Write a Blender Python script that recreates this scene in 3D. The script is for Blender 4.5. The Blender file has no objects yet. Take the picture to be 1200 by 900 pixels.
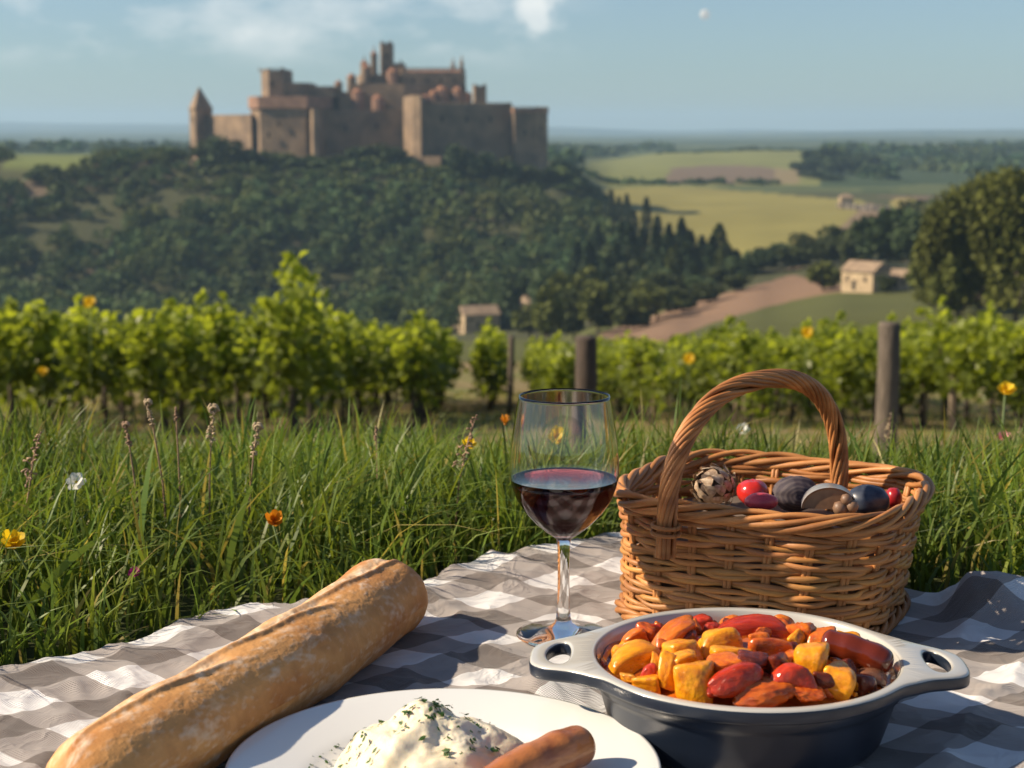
import bpy, bmesh, math, random
import numpy as np
from mathutils import Vector, Matrix, noise as mnoise
from mathutils.geometry import delaunay_2d_cdt

random.seed(7)
rng = np.random.default_rng(7)
scene = bpy.context.scene
COL = scene.collection
R = math.radians

# ------------------------------------------------------------------ camera, world, sun
F = 1900.0                      # focal length in pixels of the 1200 px wide frame
PITCH = R(8.9)
CAM_H = 0.43
cd = bpy.data.cameras.new('camera')
cam = bpy.data.objects.new('camera', cd); COL.objects.link(cam)
cam.location = (0, 0, CAM_H)
cam.rotation_euler = (math.pi / 2 - PITCH, 0, 0)
cd.sensor_width = 36.0
cd.lens = 36.0 * F / 1200.0
cd.clip_start = 0.05
cd.clip_end = 80000
cd.dof.use_dof = True
cd.dof.focus_distance = 1.27
cd.dof.aperture_fstop = 12.0
scene.camera = cam

SUN_EL, SUN_AZ = 34.0, -91.0     # azimuth clockwise from +Y (the view direction)
w = bpy.data.worlds.new('World'); scene.world = w
w.use_nodes = True
nt = w.node_tree; nt.nodes.clear()
wo = nt.nodes.new('ShaderNodeOutputWorld')
bg = nt.nodes.new('ShaderNodeBackground'); bg.inputs[1].default_value = 0.078
sky = nt.nodes.new('ShaderNodeTexSky'); sky.sky_type = 'NISHITA'
sky.sun_disc = False
sky.sun_elevation = R(SUN_EL); sky.sun_rotation = R(SUN_AZ)
sky.air_density = 1.0; sky.dust_density = 0.35; sky.ozone_density = 1.6
hsv = nt.nodes.new('ShaderNodeHueSaturation')
hsv.inputs['Saturation'].default_value = 0.80; hsv.inputs['Value'].default_value = 0.72
wb = nt.nodes.new('ShaderNodeMix'); wb.data_type = 'RGBA'; wb.blend_type = 'MULTIPLY'; wb.inputs[0].default_value = 1.0
wb.inputs[7].default_value = (0.72, 0.97, 1.20, 1)
nt.links.new(sky.outputs[0], wb.inputs[6]); nt.links.new(wb.outputs[2], hsv.inputs['Color'])
# soft small clouds, by sky direction
tc = nt.nodes.new('ShaderNodeTexCoord')
mp = nt.nodes.new('ShaderNodeMapping'); mp.inputs['Scale'].default_value = (1.0, 1.0, 2.2)
mp.inputs['Location'].default_value = (0.37, 0.0, 0.11)
nt.links.new(tc.outputs['Generated'], mp.inputs[0])
cn = nt.nodes.new('ShaderNodeTexNoise'); cn.inputs['Scale'].default_value = 15.0
cn.inputs['Detail'].default_value = 5.0; cn.inputs['Roughness'].default_value = 0.55
nt.links.new(mp.outputs[0], cn.inputs['Vector'])
cr = nt.nodes.new('ShaderNodeValToRGB')
cr.color_ramp.elements[0].position = 0.44; cr.color_ramp.elements[0].color = (0, 0, 0, 1)
cr.color_ramp.elements[1].position = 0.80; cr.color_ramp.elements[1].color = (1, 1, 1, 1)
nt.links.new(cn.outputs['Fac'], cr.inputs[0])
sx = nt.nodes.new('ShaderNodeSeparateXYZ'); nt.links.new(tc.outputs['Generated'], sx.inputs[0])
def wmath(op, a, b=None):
    n = nt.nodes.new('ShaderNodeMath'); n.operation = op
    for i, q in enumerate((a, b)):
        if q is None: continue
        if isinstance(q, (int, float)): n.inputs[i].default_value = q
        else: nt.links.new(q, n.inputs[i])
    return n.outputs[0]
def wrange(v, a, b, c=0.0, d=1.0):
    n = nt.nodes.new('ShaderNodeMapRange'); n.interpolation_type = 'SMOOTHSTEP'
    for i, q in enumerate((a, b, c, d)): n.inputs[i + 1].default_value = q
    nt.links.new(v, n.inputs[0]); return n.outputs[0]
azl = wrange(sx.outputs['X'], .07, -.02)                    # thin low clouds only toward the left
band = wmath('MULTIPLY', wrange(sx.outputs['Z'], .030, .055), wrange(sx.outputs['Z'], .150, .080))
thin = wmath('MULTIPLY', wmath('MULTIPLY', cr.outputs[0], azl), band)
# one brighter puff high up near the middle of the view
vd = nt.nodes.new('ShaderNodeVectorMath'); vd.operation = 'DISTANCE'; nt.links.new(tc.outputs['Generated'], vd.inputs[0])
_e = math.atan((450 - 14)/F) - PITCH
vd.inputs[1].default_value = (32/F, math.cos(_e), math.sin(_e))
cn2 = nt.nodes.new('ShaderNodeTexNoise'); cn2.inputs['Scale'].default_value = 55; cn2.inputs['Detail'].default_value = 4
nt.links.new(tc.outputs['Generated'], cn2.inputs['Vector'])
wob_ = wmath('ADD', vd.outputs['Value'], wmath('MULTIPLY', wmath('SUBTRACT', cn2.outputs['Fac'], .5), .050))
puff = wmath('MULTIPLY', wrange(wob_, .019, .001), .72)
m2o = wmath('MINIMUM', wmath('ADD', wmath('MULTIPLY', thin, .85), puff), 1.0)
cmix = nt.nodes.new('ShaderNodeMix'); cmix.data_type = 'RGBA'
nt.links.new(m2o, cmix.inputs[0]); nt.links.new(hsv.outputs[0], cmix.inputs[6])
cmix.inputs[7].default_value = (7.6, 7.8, 7.6, 1)
nt.links.new(cmix.outputs[2], bg.inputs[0]); nt.links.new(bg.outputs[0], wo.inputs[0])

sd = bpy.data.lights.new('sun', 'SUN'); sun = bpy.data.objects.new('sun', sd); COL.objects.link(sun)
sd.energy = 5.0; sd.angle = R(0.9); sd.color = (1.0, 0.83, 0.62)
SDIR = Vector((math.sin(R(SUN_AZ)) * math.cos(R(SUN_EL)), math.cos(R(SUN_AZ)) * math.cos(R(SUN_EL)), math.sin(R(SUN_EL))))
sun.rotation_euler = SDIR.to_track_quat('Z', 'Y').to_euler()
sun.location = (-20, 4, 15)

vs = scene.view_settings
vs.view_transform = 'Standard'; vs.look = 'None'; vs.exposure = 0.68; vs.gamma = 1.0; vs.use_curve_mapping = False
scene.render.engine = 'CYCLES'
scene.cycles.use_denoising = True
scene.cycles.max_bounces = 10
scene.cycles.transmission_bounces = 10
scene.cycles.transparent_max_bounces = 12
scene.cycles.volume_bounces = 1
scene.cycles.sample_clamp_indirect = 6.0

# ------------------------------------------------------------------ helpers
def ang(v):                      # angle below the horizon of image row v (1200x900 frame)
    return PITCH + math.atan((v - 450) / F)
def at_z(u, v, z=0.0):           # point at height z behind pixel u, v
    Y = (CAM_H - z) / math.tan(ang(v))
    return at_y(u, v, Y)
def at_y(u, v, Y):               # point at forward distance Y
    z = CAM_H - Y * math.tan(ang(v))
    depth = Y * math.cos(PITCH) + (CAM_H - z) * math.sin(PITCH)
    return Vector(((u - 600) / F * depth, Y, z))

def tag(o, label=None, cat=None, group=None, kind=None):
    if label: o['label'] = label
    if cat: o['category'] = cat
    if group: o['group'] = group
    if kind: o['kind'] = kind
    return o
def empty(name, loc, label=None, cat=None, group=None, rz=0.0):
    o = bpy.data.objects.new(name, None); COL.objects.link(o)
    o.location = loc; o.rotation_euler = (0, 0, rz); o.empty_display_size = 0.05
    return tag(o, label, cat, group)
def link(name, me, parent=None):
    o = bpy.data.objects.new(name, me); COL.objects.link(o)
    if parent is not None: o.parent = parent
    return o
def dup(src, label=None, loc=None, rz=None, sc=None):
    c = src.copy(); COL.objects.link(c)
    for ch in list(src.children):
        d = ch.copy(); COL.objects.link(d); d.parent = c
        for g in list(ch.children):
            e = g.copy(); COL.objects.link(e); e.parent = d
    if label: c['label'] = label
    if loc is not None: c.location = loc
    if rz is not None: c.rotation_euler = (0, 0, rz)
    if sc is not None: c.scale = sc
    return c

def np_mesh(name, V, faces_list, mats, mat_idx=None, smooth=True, tint=None, uv=None):
    """V (n,3); faces_list: list of int arrays (m,k) of equal-sized faces."""
    me = bpy.data.meshes.new(name)
    V = np.asarray(V, dtype=np.float32)
    me.vertices.add(len(V)); me.vertices.foreach_set('co', V.ravel())
    loops = np.concatenate([np.asarray(f, dtype=np.int32).ravel() for f in faces_list])
    sizes = np.concatenate([np.full(len(f), np.asarray(f).shape[1], dtype=np.int32) for f in faces_list])
    starts = np.concatenate([[0], np.cumsum(sizes)[:-1]]).astype(np.int32)
    me.loops.add(len(loops)); me.loops.foreach_set('vertex_index', loops)
    me.polygons.add(len(sizes)); me.polygons.foreach_set('loop_start', starts); me.polygons.foreach_set('loop_total', sizes)
    me.polygons.foreach_set('use_smooth', np.full(len(sizes), smooth, dtype=bool))
    if mat_idx is not None: me.polygons.foreach_set('material_index', np.asarray(mat_idx, dtype=np.int32))
    for m in (mats if isinstance(mats, (list, tuple)) else [mats]): me.materials.append(m)
    me.update(calc_edges=True)
    if tint is not None:
        t = np.asarray(tint, dtype=np.float32)
        if t.ndim == 1: t = np.stack([t, t, t], 1)
        a = me.color_attributes.new('tint', 'FLOAT_COLOR', 'POINT')
        a.data.foreach_set('color', np.concatenate([t, np.ones((len(t), 1), np.float32)], 1).astype(np.float32).ravel())
    if uv is not None:
        l = me.uv_layers.new(name='UVMap'); l.data.foreach_set('uv', np.asarray(uv, np.float32)[loops].ravel())
    me.validate()
    return me

class MB:
    """collects shapes into one mesh"""
    def __init__(s): s.v = []; s.f = []; s.m = []; s.t = []
    def add(s, vs, fs, mi=0, tint=1.0):
        o = len(s.v); s.v += [tuple(p) for p in vs]
        s.f += [tuple(i + o for i in f) for f in fs]; s.m += [mi] * len(fs); s.t += [tint] * len(vs)
    def box(s, c, size, rz=0.0, mi=0, taper=1.0):
        x, y, z = size[0] / 2, size[1] / 2, size[2] / 2
        P = []
        for (a, b, q) in ((-1,-1,-1),(1,-1,-1),(1,1,-1),(-1,1,-1),(-1,-1,1),(1,-1,1),(1,1,1),(-1,1,1)):
            k = taper if q > 0 else 1.0
            p = Vector((a * x * k, b * y * k, q * z)); p.rotate(Matrix.Rotation(rz, 3, 'Z'))
            P.append(p + Vector(c))
        s.add(P, [(0,3,2,1),(4,5,6,7),(0,1,5,4),(1,2,6,5),(2,3,7,6),(3,0,4,7)], mi)
    def prism(s, poly, z0, z1, mi=0, top_scale=1.0):
        n = len(poly); cx = sum(p[0] for p in poly) / n; cy = sum(p[1] for p in poly) / n
        P = [(p[0], p[1], z0) for p in poly] + [(cx + (p[0]-cx)*top_scale, cy + (p[1]-cy)*top_scale, z1) for p in poly]
        s.add(P, [tuple(range(n-1,-1,-1)), tuple(range(n, 2*n))] + [(i, (i+1)%n, n+(i+1)%n, n+i) for i in range(n)], mi)
    def tube(s, pts, rad, n=8, mi=0, cap=True, tint=1.0, flat=1.0):
        pts = [Vector(p) for p in pts]
        if not isinstance(rad, (list, tuple)): rad = [rad] * len(pts)
        P, Fs = [], []
        up = Vector((0, 0, 1)); prev = None
        for i, p in enumerate(pts):
            d = (pts[min(i+1, len(pts)-1)] - pts[max(i-1, 0)]).normalized()
            if prev is None:
                a = d.cross(up)
                if a.length < 1e-3: a = d.cross(Vector((0, 1, 0)))
                a.normalize()
            else:
                a = (prev - d * prev.dot(d)).normalized()
            prev = a; b = d.cross(a)
            for k in range(n):
                t = 2 * math.pi * k / n
                P.append(p + a * math.cos(t) * rad[i] + b * math.sin(t) * rad[i] * flat)
        for i in range(len(pts) - 1):
            for k in range(n):
                Fs.append((i*n+k, i*n+(k+1)%n, (i+1)*n+(k+1)%n, (i+1)*n+k))
        if cap:
            Fs.append(tuple(range(n-1, -1, -1))); Fs.append(tuple((len(pts)-1)*n + k for k in range(n)))
        s.add(P, Fs, mi, tint)
    def lathe(s, prof, n=64, c=(0, 0, 0), mi=0, closed=False):
        P, Fs = [], []
        for (r, z) in prof:
            for k in range(n):
                t = 2 * math.pi * k / n
                P.append((c[0] + r * math.cos(t), c[1] + r * math.sin(t), c[2] + z))
        for i in range(len(prof) - 1):
            for k in range(n):
                Fs.append((i*n+k, i*n+(k+1)%n, (i+1)*n+(k+1)%n, (i+1)*n+k))
        s.add(P, Fs, mi)
    def build(s, name, mats, parent=None, smooth=True, tint=False, merge=False):
        me = bpy.data.meshes.new(name)
        me.from_pydata(s.v, [], s.f)
        for m in (mats if isinstance(mats, (list, tuple)) else [mats]): me.materials.append(m)
        me.polygons.foreach_set('material_index', s.m)
        me.polygons.foreach_set('use_smooth', [smooth] * len(s.f))
        if tint:
            a = me.color_attributes.new('tint', 'FLOAT_COLOR', 'POINT')
            arr = np.array([(t, t, t, 1) if not isinstance(t, tuple) else (*t, 1) for t in s.t], np.float32)
            a.data.foreach_set('color', arr.ravel())
        if merge:
            bm = bmesh.new(); bm.from_mesh(me); bmesh.ops.remove_doubles(bm, verts=bm.verts, dist=1e-6)
            bmesh.ops.recalc_face_normals(bm, faces=bm.faces); bm.to_mesh(me); bm.free()
        me.update()
        return link(name, me, parent)

# numpy value noise
_perm = rng.random((256, 256))
def vnoise(x, y):
    xi = np.floor(x).astype(int); yi = np.floor(y).astype(int)
    fx = x - xi; fy = y - yi
    fx = fx*fx*(3-2*fx); fy = fy*fy*(3-2*fy)
    g = lambda a, b: _perm[a & 255, b & 255]
    return (g(xi,yi)*(1-fx)+g(xi+1,yi)*fx)*(1-fy) + (g(xi,yi+1)*(1-fx)+g(xi+1,yi+1)*fx)*fy
def fbm(x, y, o=4):
    s = 0; a = .5; t = 0
    for i in range(o):
        s = s + a * vnoise(x * 2**i + 17.3*i, y * 2**i + 5.1*i); t += a; a *= .5
    return s / t
def in_poly(px, py, poly):
    r = np.zeros(px.shape, bool); n = len(poly); j = n - 1
    for i in range(n):
        xi, yi = poly[i]; xj, yj = poly[j]
        c = ((yi > py) != (yj > py)) & (px < (xj - xi) * (py - yi) / ((yj - yi) + 1e-12) + xi)
        r ^= c; j = i
    return r

# materials
def mat(name, col, rough=0.6, col2=None, scale=8.0, detail=5.0, bump=0.0, bump_scale=None, spec=0.5, tint=False,
        transl=0.0, coat=0.0, sss=0.0, metallic=0.0, contrast=(0.35, 0.65), stretch=None, tcol=None, bump_dist=0.002):
    m = bpy.data.materials.new(name); m.use_nodes = True
    n = m.node_tree.nodes; l = m.node_tree.links; n.clear()
    out = n.new('ShaderNodeOutputMaterial'); p = n.new('ShaderNodeBsdfPrincipled')
    p.inputs['Roughness'].default_value = rough; p.inputs['Metallic'].default_value = metallic
    p.inputs['Specular IOR Level'].default_value = spec
    p.inputs['Coat Weight'].default_value = coat; p.inputs['Coat Roughness'].default_value = 0.05
    if sss:
        p.inputs['Subsurface Weight'].default_value = sss
        p.inputs['Subsurface Radius'].default_value = (0.006, 0.003, 0.0015); p.inputs['Subsurface Scale'].default_value = 1.0
    tcn = n.new('ShaderNodeTexCoord'); vec = tcn.outputs['Object']
    if stretch:
        mpn = n.new('ShaderNodeMapping'); mpn.inputs['Scale'].default_value = stretch; l.new(vec, mpn.inputs[0]); vec = mpn.outputs[0]
    csock = None
    rgb = n.new('ShaderNodeRGB'); rgb.outputs[0].default_value = (*col, 1); csock = rgb.outputs[0]
    if col2 is not None:
        t = n.new('ShaderNodeTexNoise'); t.inputs['Scale'].default_value = scale; t.inputs['Detail'].default_value = detail
        l.new(vec, t.inputs['Vector'])
        mr = n.new('ShaderNodeMapRange'); mr.inputs[1].default_value = contrast[0]; mr.inputs[2].default_value = contrast[1]
        l.new(t.outputs['Fac'], mr.inputs[0])
        mx = n.new('ShaderNodeMix'); mx.data_type = 'RGBA'; l.new(mr.outputs[0], mx.inputs[0])
        l.new(csock, mx.inputs[6]); mx.inputs[7].default_value = (*col2, 1); csock = mx.outputs[2]
    if tint:
        a = n.new('ShaderNodeVertexColor'); a.layer_name = 'tint'
        mu = n.new('ShaderNodeMix'); mu.data_type = 'RGBA'; mu.blend_type = 'MULTIPLY'; mu.inputs[0].default_value = 1.0
        l.new(csock, mu.inputs[6]); l.new(a.outputs[0], mu.inputs[7]); csock = mu.outputs[2]
    l.new(csock, p.inputs['Base Color'])
    if bump:
        t2 = n.new('ShaderNodeTexNoise'); t2.inputs['Scale'].default_value = bump_scale or scale * 3; t2.inputs['Detail'].default_value = 6
        l.new(vec, t2.inputs['Vector'])
        b = n.new('ShaderNodeBump'); b.inputs['Strength'].default_value = bump; b.inputs['Distance'].default_value = bump_dist
        l.new(t2.outputs['Fac'], b.inputs['Height']); l.new(b.outputs[0], p.inputs['Normal'])
    sh = p.outputs[0]
    if transl:
        tr = n.new('ShaderNodeBsdfTranslucent')
        if tcol is not None:
            mu2 = n.new('ShaderNodeMix'); mu2.data_type = 'RGBA'; mu2.blend_type = 'MULTIPLY'; mu2.inputs[0].default_value = 1.0
            l.new(csock, mu2.inputs[6]); mu2.inputs[7].default_value = (*tcol, 1); l.new(mu2.outputs[2], tr.inputs[0])
        else: l.new(csock, tr.inputs[0])
        ms = n.new('ShaderNodeMixShader'); ms.inputs[0].default_value = transl
        l.new(sh, ms.inputs[1]); l.new(tr.outputs[0], ms.inputs[2]); sh = ms.outputs[0]
    l.new(sh, out.inputs[0])
    m['p'] = 1
    return m
def pr(m): return next(x for x in m.node_tree.nodes if x.type == 'BSDF_PRINCIPLED')

# ------------------------------------------------------------------ terrain
AN = [-6000, 0, 220, 430, 645, 720, 800, 900, 1000, 1200, 7000]
DN = {   # distance: image row of the ground at each azimuth node
 12:   [538]*11,
 17:   [517]*11,
 21:   [502]*11,
 40:   [462]*11,
 80:   [426,426,426,426,426,425,424,423,422,420,418],
 150:  [414,414,414,414,413,410,405,400,396,390,384],
 215:  [412,412,412,412,410,400,387,376,366,356,350],
 285:  [411,411,411,410,404,390,373,356,342,331,325],
 400:  [397,397,397,396,386,352,325,312,305,300,296],
 480:  [372,372,376,374,336,306,287,280,278,275,272],
 540:  [262,262,272,270,268,275,270,265,262,260,258],
 600:  [192,192,186,190,206,250,255,252,250,248,246],
 700:  [182,183,184,186,192,236,238,236,235,235,235],
 800:  [179,180,182,184,190,222,222,221,221,224,226],
 950:  [181,182,182,184,192,207,208,209,209,210,212],
 1400: [176,176,176,178,180,184,179,177,180,180,182],
 1700: [175,175,175,176,178,178,177,176,177,176,178],
 2500: [168]*11, 4000: [162,161,161,162,163,163,162,162,161,162,162],
 6500: [155,154,154,156,157,158,158,157,157,156,156], 9000: [147,146,146,148,151,152,153,152,152,152,152],
}
_D = np.array(sorted(DN)); _LD = np.log(_D); _T = np.array([DN[d] for d in _D], float); _A = np.array(AN, float)
ZN_D = np.array([-60, 0, 1.6, 2.0, 2.5, 3.0, 4.0, 6.0, 9.0, 12.0])
ZN_Z = np.array([1.5, -.012, -.012, -.065, -.17, -.295, -.55, -1.0, -1.58, CAM_H - 12 * math.tan(ang(538))])
def smooth_interp(x, xp, fp):    # monotone-ish cubic (finite-difference tangents)
    i = np.clip(np.searchsorted(xp, x) - 1, 0, len(xp) - 2)
    h = xp[i+1] - xp[i]; t = np.clip((x - xp[i]) / h, 0, 1)
    dl = np.diff(fp) / np.diff(xp)
    m = np.concatenate([[dl[0]], np.where(dl[1:]*dl[:-1] > 0, 2*dl[1:]*dl[:-1]/(dl[1:]+dl[:-1]+1e-12), 0), [dl[-1]]])
    t2 = t*t; t3 = t2*t
    return (2*t3-3*t2+1)*fp[i] + (t3-2*t2+t)*h*m[i] + (-2*t3+3*t2)*fp[i+1] + (t3-t2)*h*m[i+1]
def terrain(x, y):
    x = np.asarray(x, float); y = np.asarray(y, float)
    zn = smooth_interp(np.clip(y, -60, 12), ZN_D, ZN_Z)
    yy = np.clip(y, 12, 9000)
    a = np.clip(600 + x / yy * F, -6000, 7000)
    ai = np.clip(np.searchsorted(_A, a) - 1, 0, len(_A) - 2); ta = (a - _A[ai]) / (_A[ai+1] - _A[ai]); ta = ta*ta*(3-2*ta)
    ld = np.log(yy); di = np.clip(np.searchsorted(_LD, ld) - 1, 0, len(_LD) - 2); td = (ld - _LD[di]) / (_LD[di+1] - _LD[di])
    v = (_T[di, ai]*(1-ta) + _T[di, ai+1]*ta)*(1-td) + (_T[di+1, ai]*(1-ta) + _T[di+1, ai+1]*ta)*td
    zf = CAM_H - yy * np.tan(PITCH + np.arctan((v - 450) / F))
    rough = np.clip((yy - 200) / 400, 0, 1) * 2.5 * (fbm(x / 60, y / 60) - .5) + np.clip((yy - 3000)/3000, 0, 1) * 55 * (fbm(x/1500+3, y/900) - .5)
    return np.where(y < 12, zn, zf + rough)
def tz(x, y): return float(terrain(np.array([x]), np.array([y]))[0])
def ground_at(u, Y):             # point on the ground at azimuth u (pixel column), distance Y
    x = (u - 600) / F * Y * 0.988
    x = (u - 600) / F * (Y * math.cos(PITCH) + (CAM_H - tz(x, Y)) * math.sin(PITCH))
    return Vector((x, Y, tz(x, Y)))

def make_ground():
    a = np.concatenate([np.linspace(-3400, -900, 40)[:-1], np.linspace(-900, 2100, 620), np.linspace(2100, 4600, 40)[1:]])
    d = np.concatenate([np.linspace(.3, 12, 150)[:-1], np.geomspace(12, 9300, 430)])
    Aa, Dd = np.meshgrid(a, d)
    X = (Aa - 600) / F * Dd; Y = Dd
    Z = terrain(X, Y)
    Z = Z + np.where((Y > 12) & (Y < 60), .05 * (fbm(X*1.2, Y*1.2) - .5), 0)
    Z = Z - np.where(Y > 8200, (Y - 8200) * .0, 0)
    nr, nc = Aa.shape
    # land cover: (natural base colours of the soil and crops)
    v = 450 + F * np.tan(np.arctan2(CAM_H - Z, Y) - PITCH)
    n1 = fbm(X / 30, Y / 30)[..., None]; n2 = fbm(X*.7, Y*.7)[..., None]; n3 = fbm(X / 220, Y / 160)[..., None]
    C = np.zeros((nr, nc, 3))
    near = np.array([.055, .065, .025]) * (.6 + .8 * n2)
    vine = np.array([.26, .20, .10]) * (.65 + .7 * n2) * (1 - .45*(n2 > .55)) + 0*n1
    vine = np.where(n2 > .52, np.array([.16, .165, .055]) * (.7 + .6*n2), vine)
    wood = np.array([.078, .082, .038]) * (.6 + .8 * n1)
    bare = np.array([.20, .15, .10])
    wood = np.where(n1 > .66, bare * .8, wood)
    meadow = np.array([.13, .14, .045]) * (.75 + .5 * n1)
    far = np.where(n3 > .52, np.array([.10, .12, .05]), np.array([.05, .075, .035])) * (.8 + .4*n1)
    D3 = Dd[..., None]
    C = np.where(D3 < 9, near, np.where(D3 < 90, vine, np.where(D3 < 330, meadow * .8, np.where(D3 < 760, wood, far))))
    def field(poly, d0, d1, col, noise=.35):
        nonlocal C
        wob = (fbm(X / 25, Y / 25) - .5) * 4
        m = in_poly(Aa + wob, v + wob * .3, poly) & (Dd > d0) & (Dd < d1)
        C = np.where(m[..., None], np.array(col) * (1 - noise/2 + noise * n1), C)
    field([(700, 300), (705, 222), (800, 218), (1012, 236), (1000, 262), (955, 292), (860, 300), (760, 305)], 420, 900, (.25, .225, .07), .3)
    field([(955, 290), (1015, 238), (1040, 244), (985, 292)], 420, 900, (.22, .16, .10))
    field([(655, 220), (680, 192), (790, 176), (950, 172), (960, 218)], 820, 1600, (.19, .20, .065), .3)
    field([(778, 217), (784, 197), (850, 193), (902, 196), (912, 216)], 820, 1600, (.17, .125, .085), .2)
    field([(905, 216), (905, 196), (935, 200), (935, 216)], 820, 1600, (.24, .19, .10), .2)
    field([(700, 392), (800, 358), (930, 322), (1010, 338), (930, 352), (830, 380), (760, 410)], 150, 400, (.24, .155, .10), .25)
    field([(1040, 252), (1045, 232), (1078, 234), (1075, 254)], 420, 900, (.30, .25, .08), .2)
    field([(5, 200), (20, 172), (120, 174), (128, 186), (90, 206)], 560, 800, (.16, .19, .06), .3)
    V = np.stack([X, Y, Z], -1).reshape(-1, 3)
    idx = np.arange(nr * nc).reshape(nr, nc)
    q = np.stack([idx[:-1, :-1], idx[:-1, 1:], idx[1:, 1:], idx[1:, :-1]], -1).reshape(-1, 4)
    # ground behind and beside the camera
    bx, by = np.meshgrid(np.linspace(-45, 45, 40), np.linspace(-50, .3, 30))
    bz = terrain(bx, by)
    BV = np.stack([bx, by, bz], -1).reshape(-1, 3)
    bi = np.arange(40*30).reshape(30, 40) + len(V)
    bq = np.stack([bi[:-1, :-1], bi[:-1, 1:], bi[1:, 1:], bi[1:, :-1]], -1).reshape(-1, 4)
    T = np.concatenate([C.reshape(-1, 3), np.tile([[.06, .075, .03]], (len(BV), 1))])
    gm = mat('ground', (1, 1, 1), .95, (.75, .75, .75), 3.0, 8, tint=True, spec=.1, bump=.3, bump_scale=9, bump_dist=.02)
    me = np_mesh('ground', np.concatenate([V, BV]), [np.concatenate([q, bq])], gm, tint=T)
    o = link('ground', me); tag(o, 'rolling grassy ground falling to a wooded valley with fields', 'ground', kind='structure')
make_ground()

# haze: one closed box of thin air around everything
hm = bpy.data.materials.new('haze'); hm.use_nodes = True
hn = hm.node_tree.nodes; hn.clear()
ho = hn.new('ShaderNodeOutputMaterial'); hv = hn.new('ShaderNodeVolumePrincipled')
hv.inputs['Color'].default_value = (.50, .74, 1.0, 1); hv.inputs['Density'].default_value = 1.4e-4
hv.inputs['Anisotropy'].default_value = 0.1
hm.node_tree.links.new(hv.outputs[0], ho.inputs['Volume'])
hb = MB(); hb.box((0, 4600, -70), (46000, 9700, 330)); hz = hb.build('haze', hm, smooth=False)
tag(hz, 'pale blue haze over the far valley', 'haze', kind='stuff')

# ------------------------------------------------------------------ leaf materials
GRASS = mat('grass', (.150, .228, .044), .45, tint=True, transl=.42, tcol=(1.25, 1.2, .7), spec=.35)
VINE_LEAF = mat('vine_leaf', (.175, .220, .036), .38, tint=True, transl=.55, tcol=(1.65, 1.6, .6), spec=.3)
TREE_LEAF = mat('tree_leaf', (.070, .084, .030), .7, tint=True, transl=.15, spec=.15)
BARK = mat('bark', (.11, .08, .055), .9, (.05, .038, .028), 6, bump=.5)
VBARK = mat('vine_bark', (.075, .055, .04), .9, (.035, .027, .02), 30, bump=.5)
WOOD = mat('weathered_wood', (.17, .135, .10), .85, (.07, .055, .042), 14, bump=.6, stretch=(6, 6, .6), bump_dist=.01)
PALE_WOOD = mat('pale_stake', (.30, .235, .165), .85, (.2, .15, .1), 20, stretch=(6, 6, .6))

# ------------------------------------------------------------------ trees
def leaf_cloud(centers, size, tint, flat=.6):
    """quads with random orientation at centers (n,3)"""
    n = len(centers)
    nv = rng.normal(size=(n, 3)); nv[:, 2] = np.abs(nv[:, 2]) + flat
    nv /= np.linalg.norm(nv, axis=1)[:, None]
    t = rng.normal(size=(n, 3)); u = np.cross(nv, t); u /= np.linalg.norm(u, axis=1)[:, None]; w_ = np.cross(nv, u)
    s = (size * (.6 + .8 * rng.random(n)))[:, None]
    q = np.stack([centers - u*s*.5 - w_*s*.35, centers + u*s*.4 - w_*s*.5, centers + u*s*.55 + w_*s*.4, centers - u*s*.4 + w_*s*.55], 1)
    return q.reshape(-1, 3), np.arange(4*n).reshape(n, 4), np.repeat(tint, 4)
def crown_points(n, rx, rz, cz, lobes=9, shape='round'):
    if shape == 'cone':
        h = rng.random(n) ** 1.25; ang_ = rng.random(n) * 2*math.pi
        rr = (1 - h) ** .8 * rx * (.55 + .45 * np.sqrt(rng.random(n))) * (1 + .18*np.sin(ang_*3 + h*14))
        P = np.stack([rr*np.cos(ang_), rr*np.sin(ang_), cz - rz + h * 2*rz], 1)
        t = .55 + .6*rng.random(n)*(.5 + rr/rx)
        return P, t
    if shape == 'column':
        h = rng.random(n); ang_ = rng.random(n) * 2*math.pi
        rr = np.sin(np.pi*np.clip(h*.85+.12, 0, 1))**.7 * rx * (.5 + .5*np.sqrt(rng.random(n))) * (1 + .15*np.sin(ang_*4 + h*9))
        P = np.stack([rr*np.cos(ang_), rr*np.sin(ang_), cz - rz + h*2*rz], 1)
        return P, .55 + .6*rng.random(n)
    P, T = [], []
    L = rng.normal(size=(lobes, 3)); L /= np.linalg.norm(L, axis=1)[:, None]
    L *= (.35 + .35*rng.random(lobes))[:, None]; L[0] *= 0
    rad = .33 + .25*rng.random(lobes); rad[0] = .6; tl = .7 + .6*rng.random(lobes)
    k = rng.integers(0, lobes, n)
    d = rng.normal(size=(n, 3)); d /= np.linalg.norm(d, axis=1)[:, None]
    r = rad[k] * (.62 + .42*rng.random(n))
    p = L[k] + d*r[:, None]
    p[:, 2] = np.maximum(p[:, 2], -.72 + .1*rng.random(n))
    return np.stack([p[:, 0]*rx, p[:, 1]*rx, cz + p[:, 2]*rz], 1), tl[k]*(.75 + .5*rng.random(n))
TREE_PROTO = {}
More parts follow.
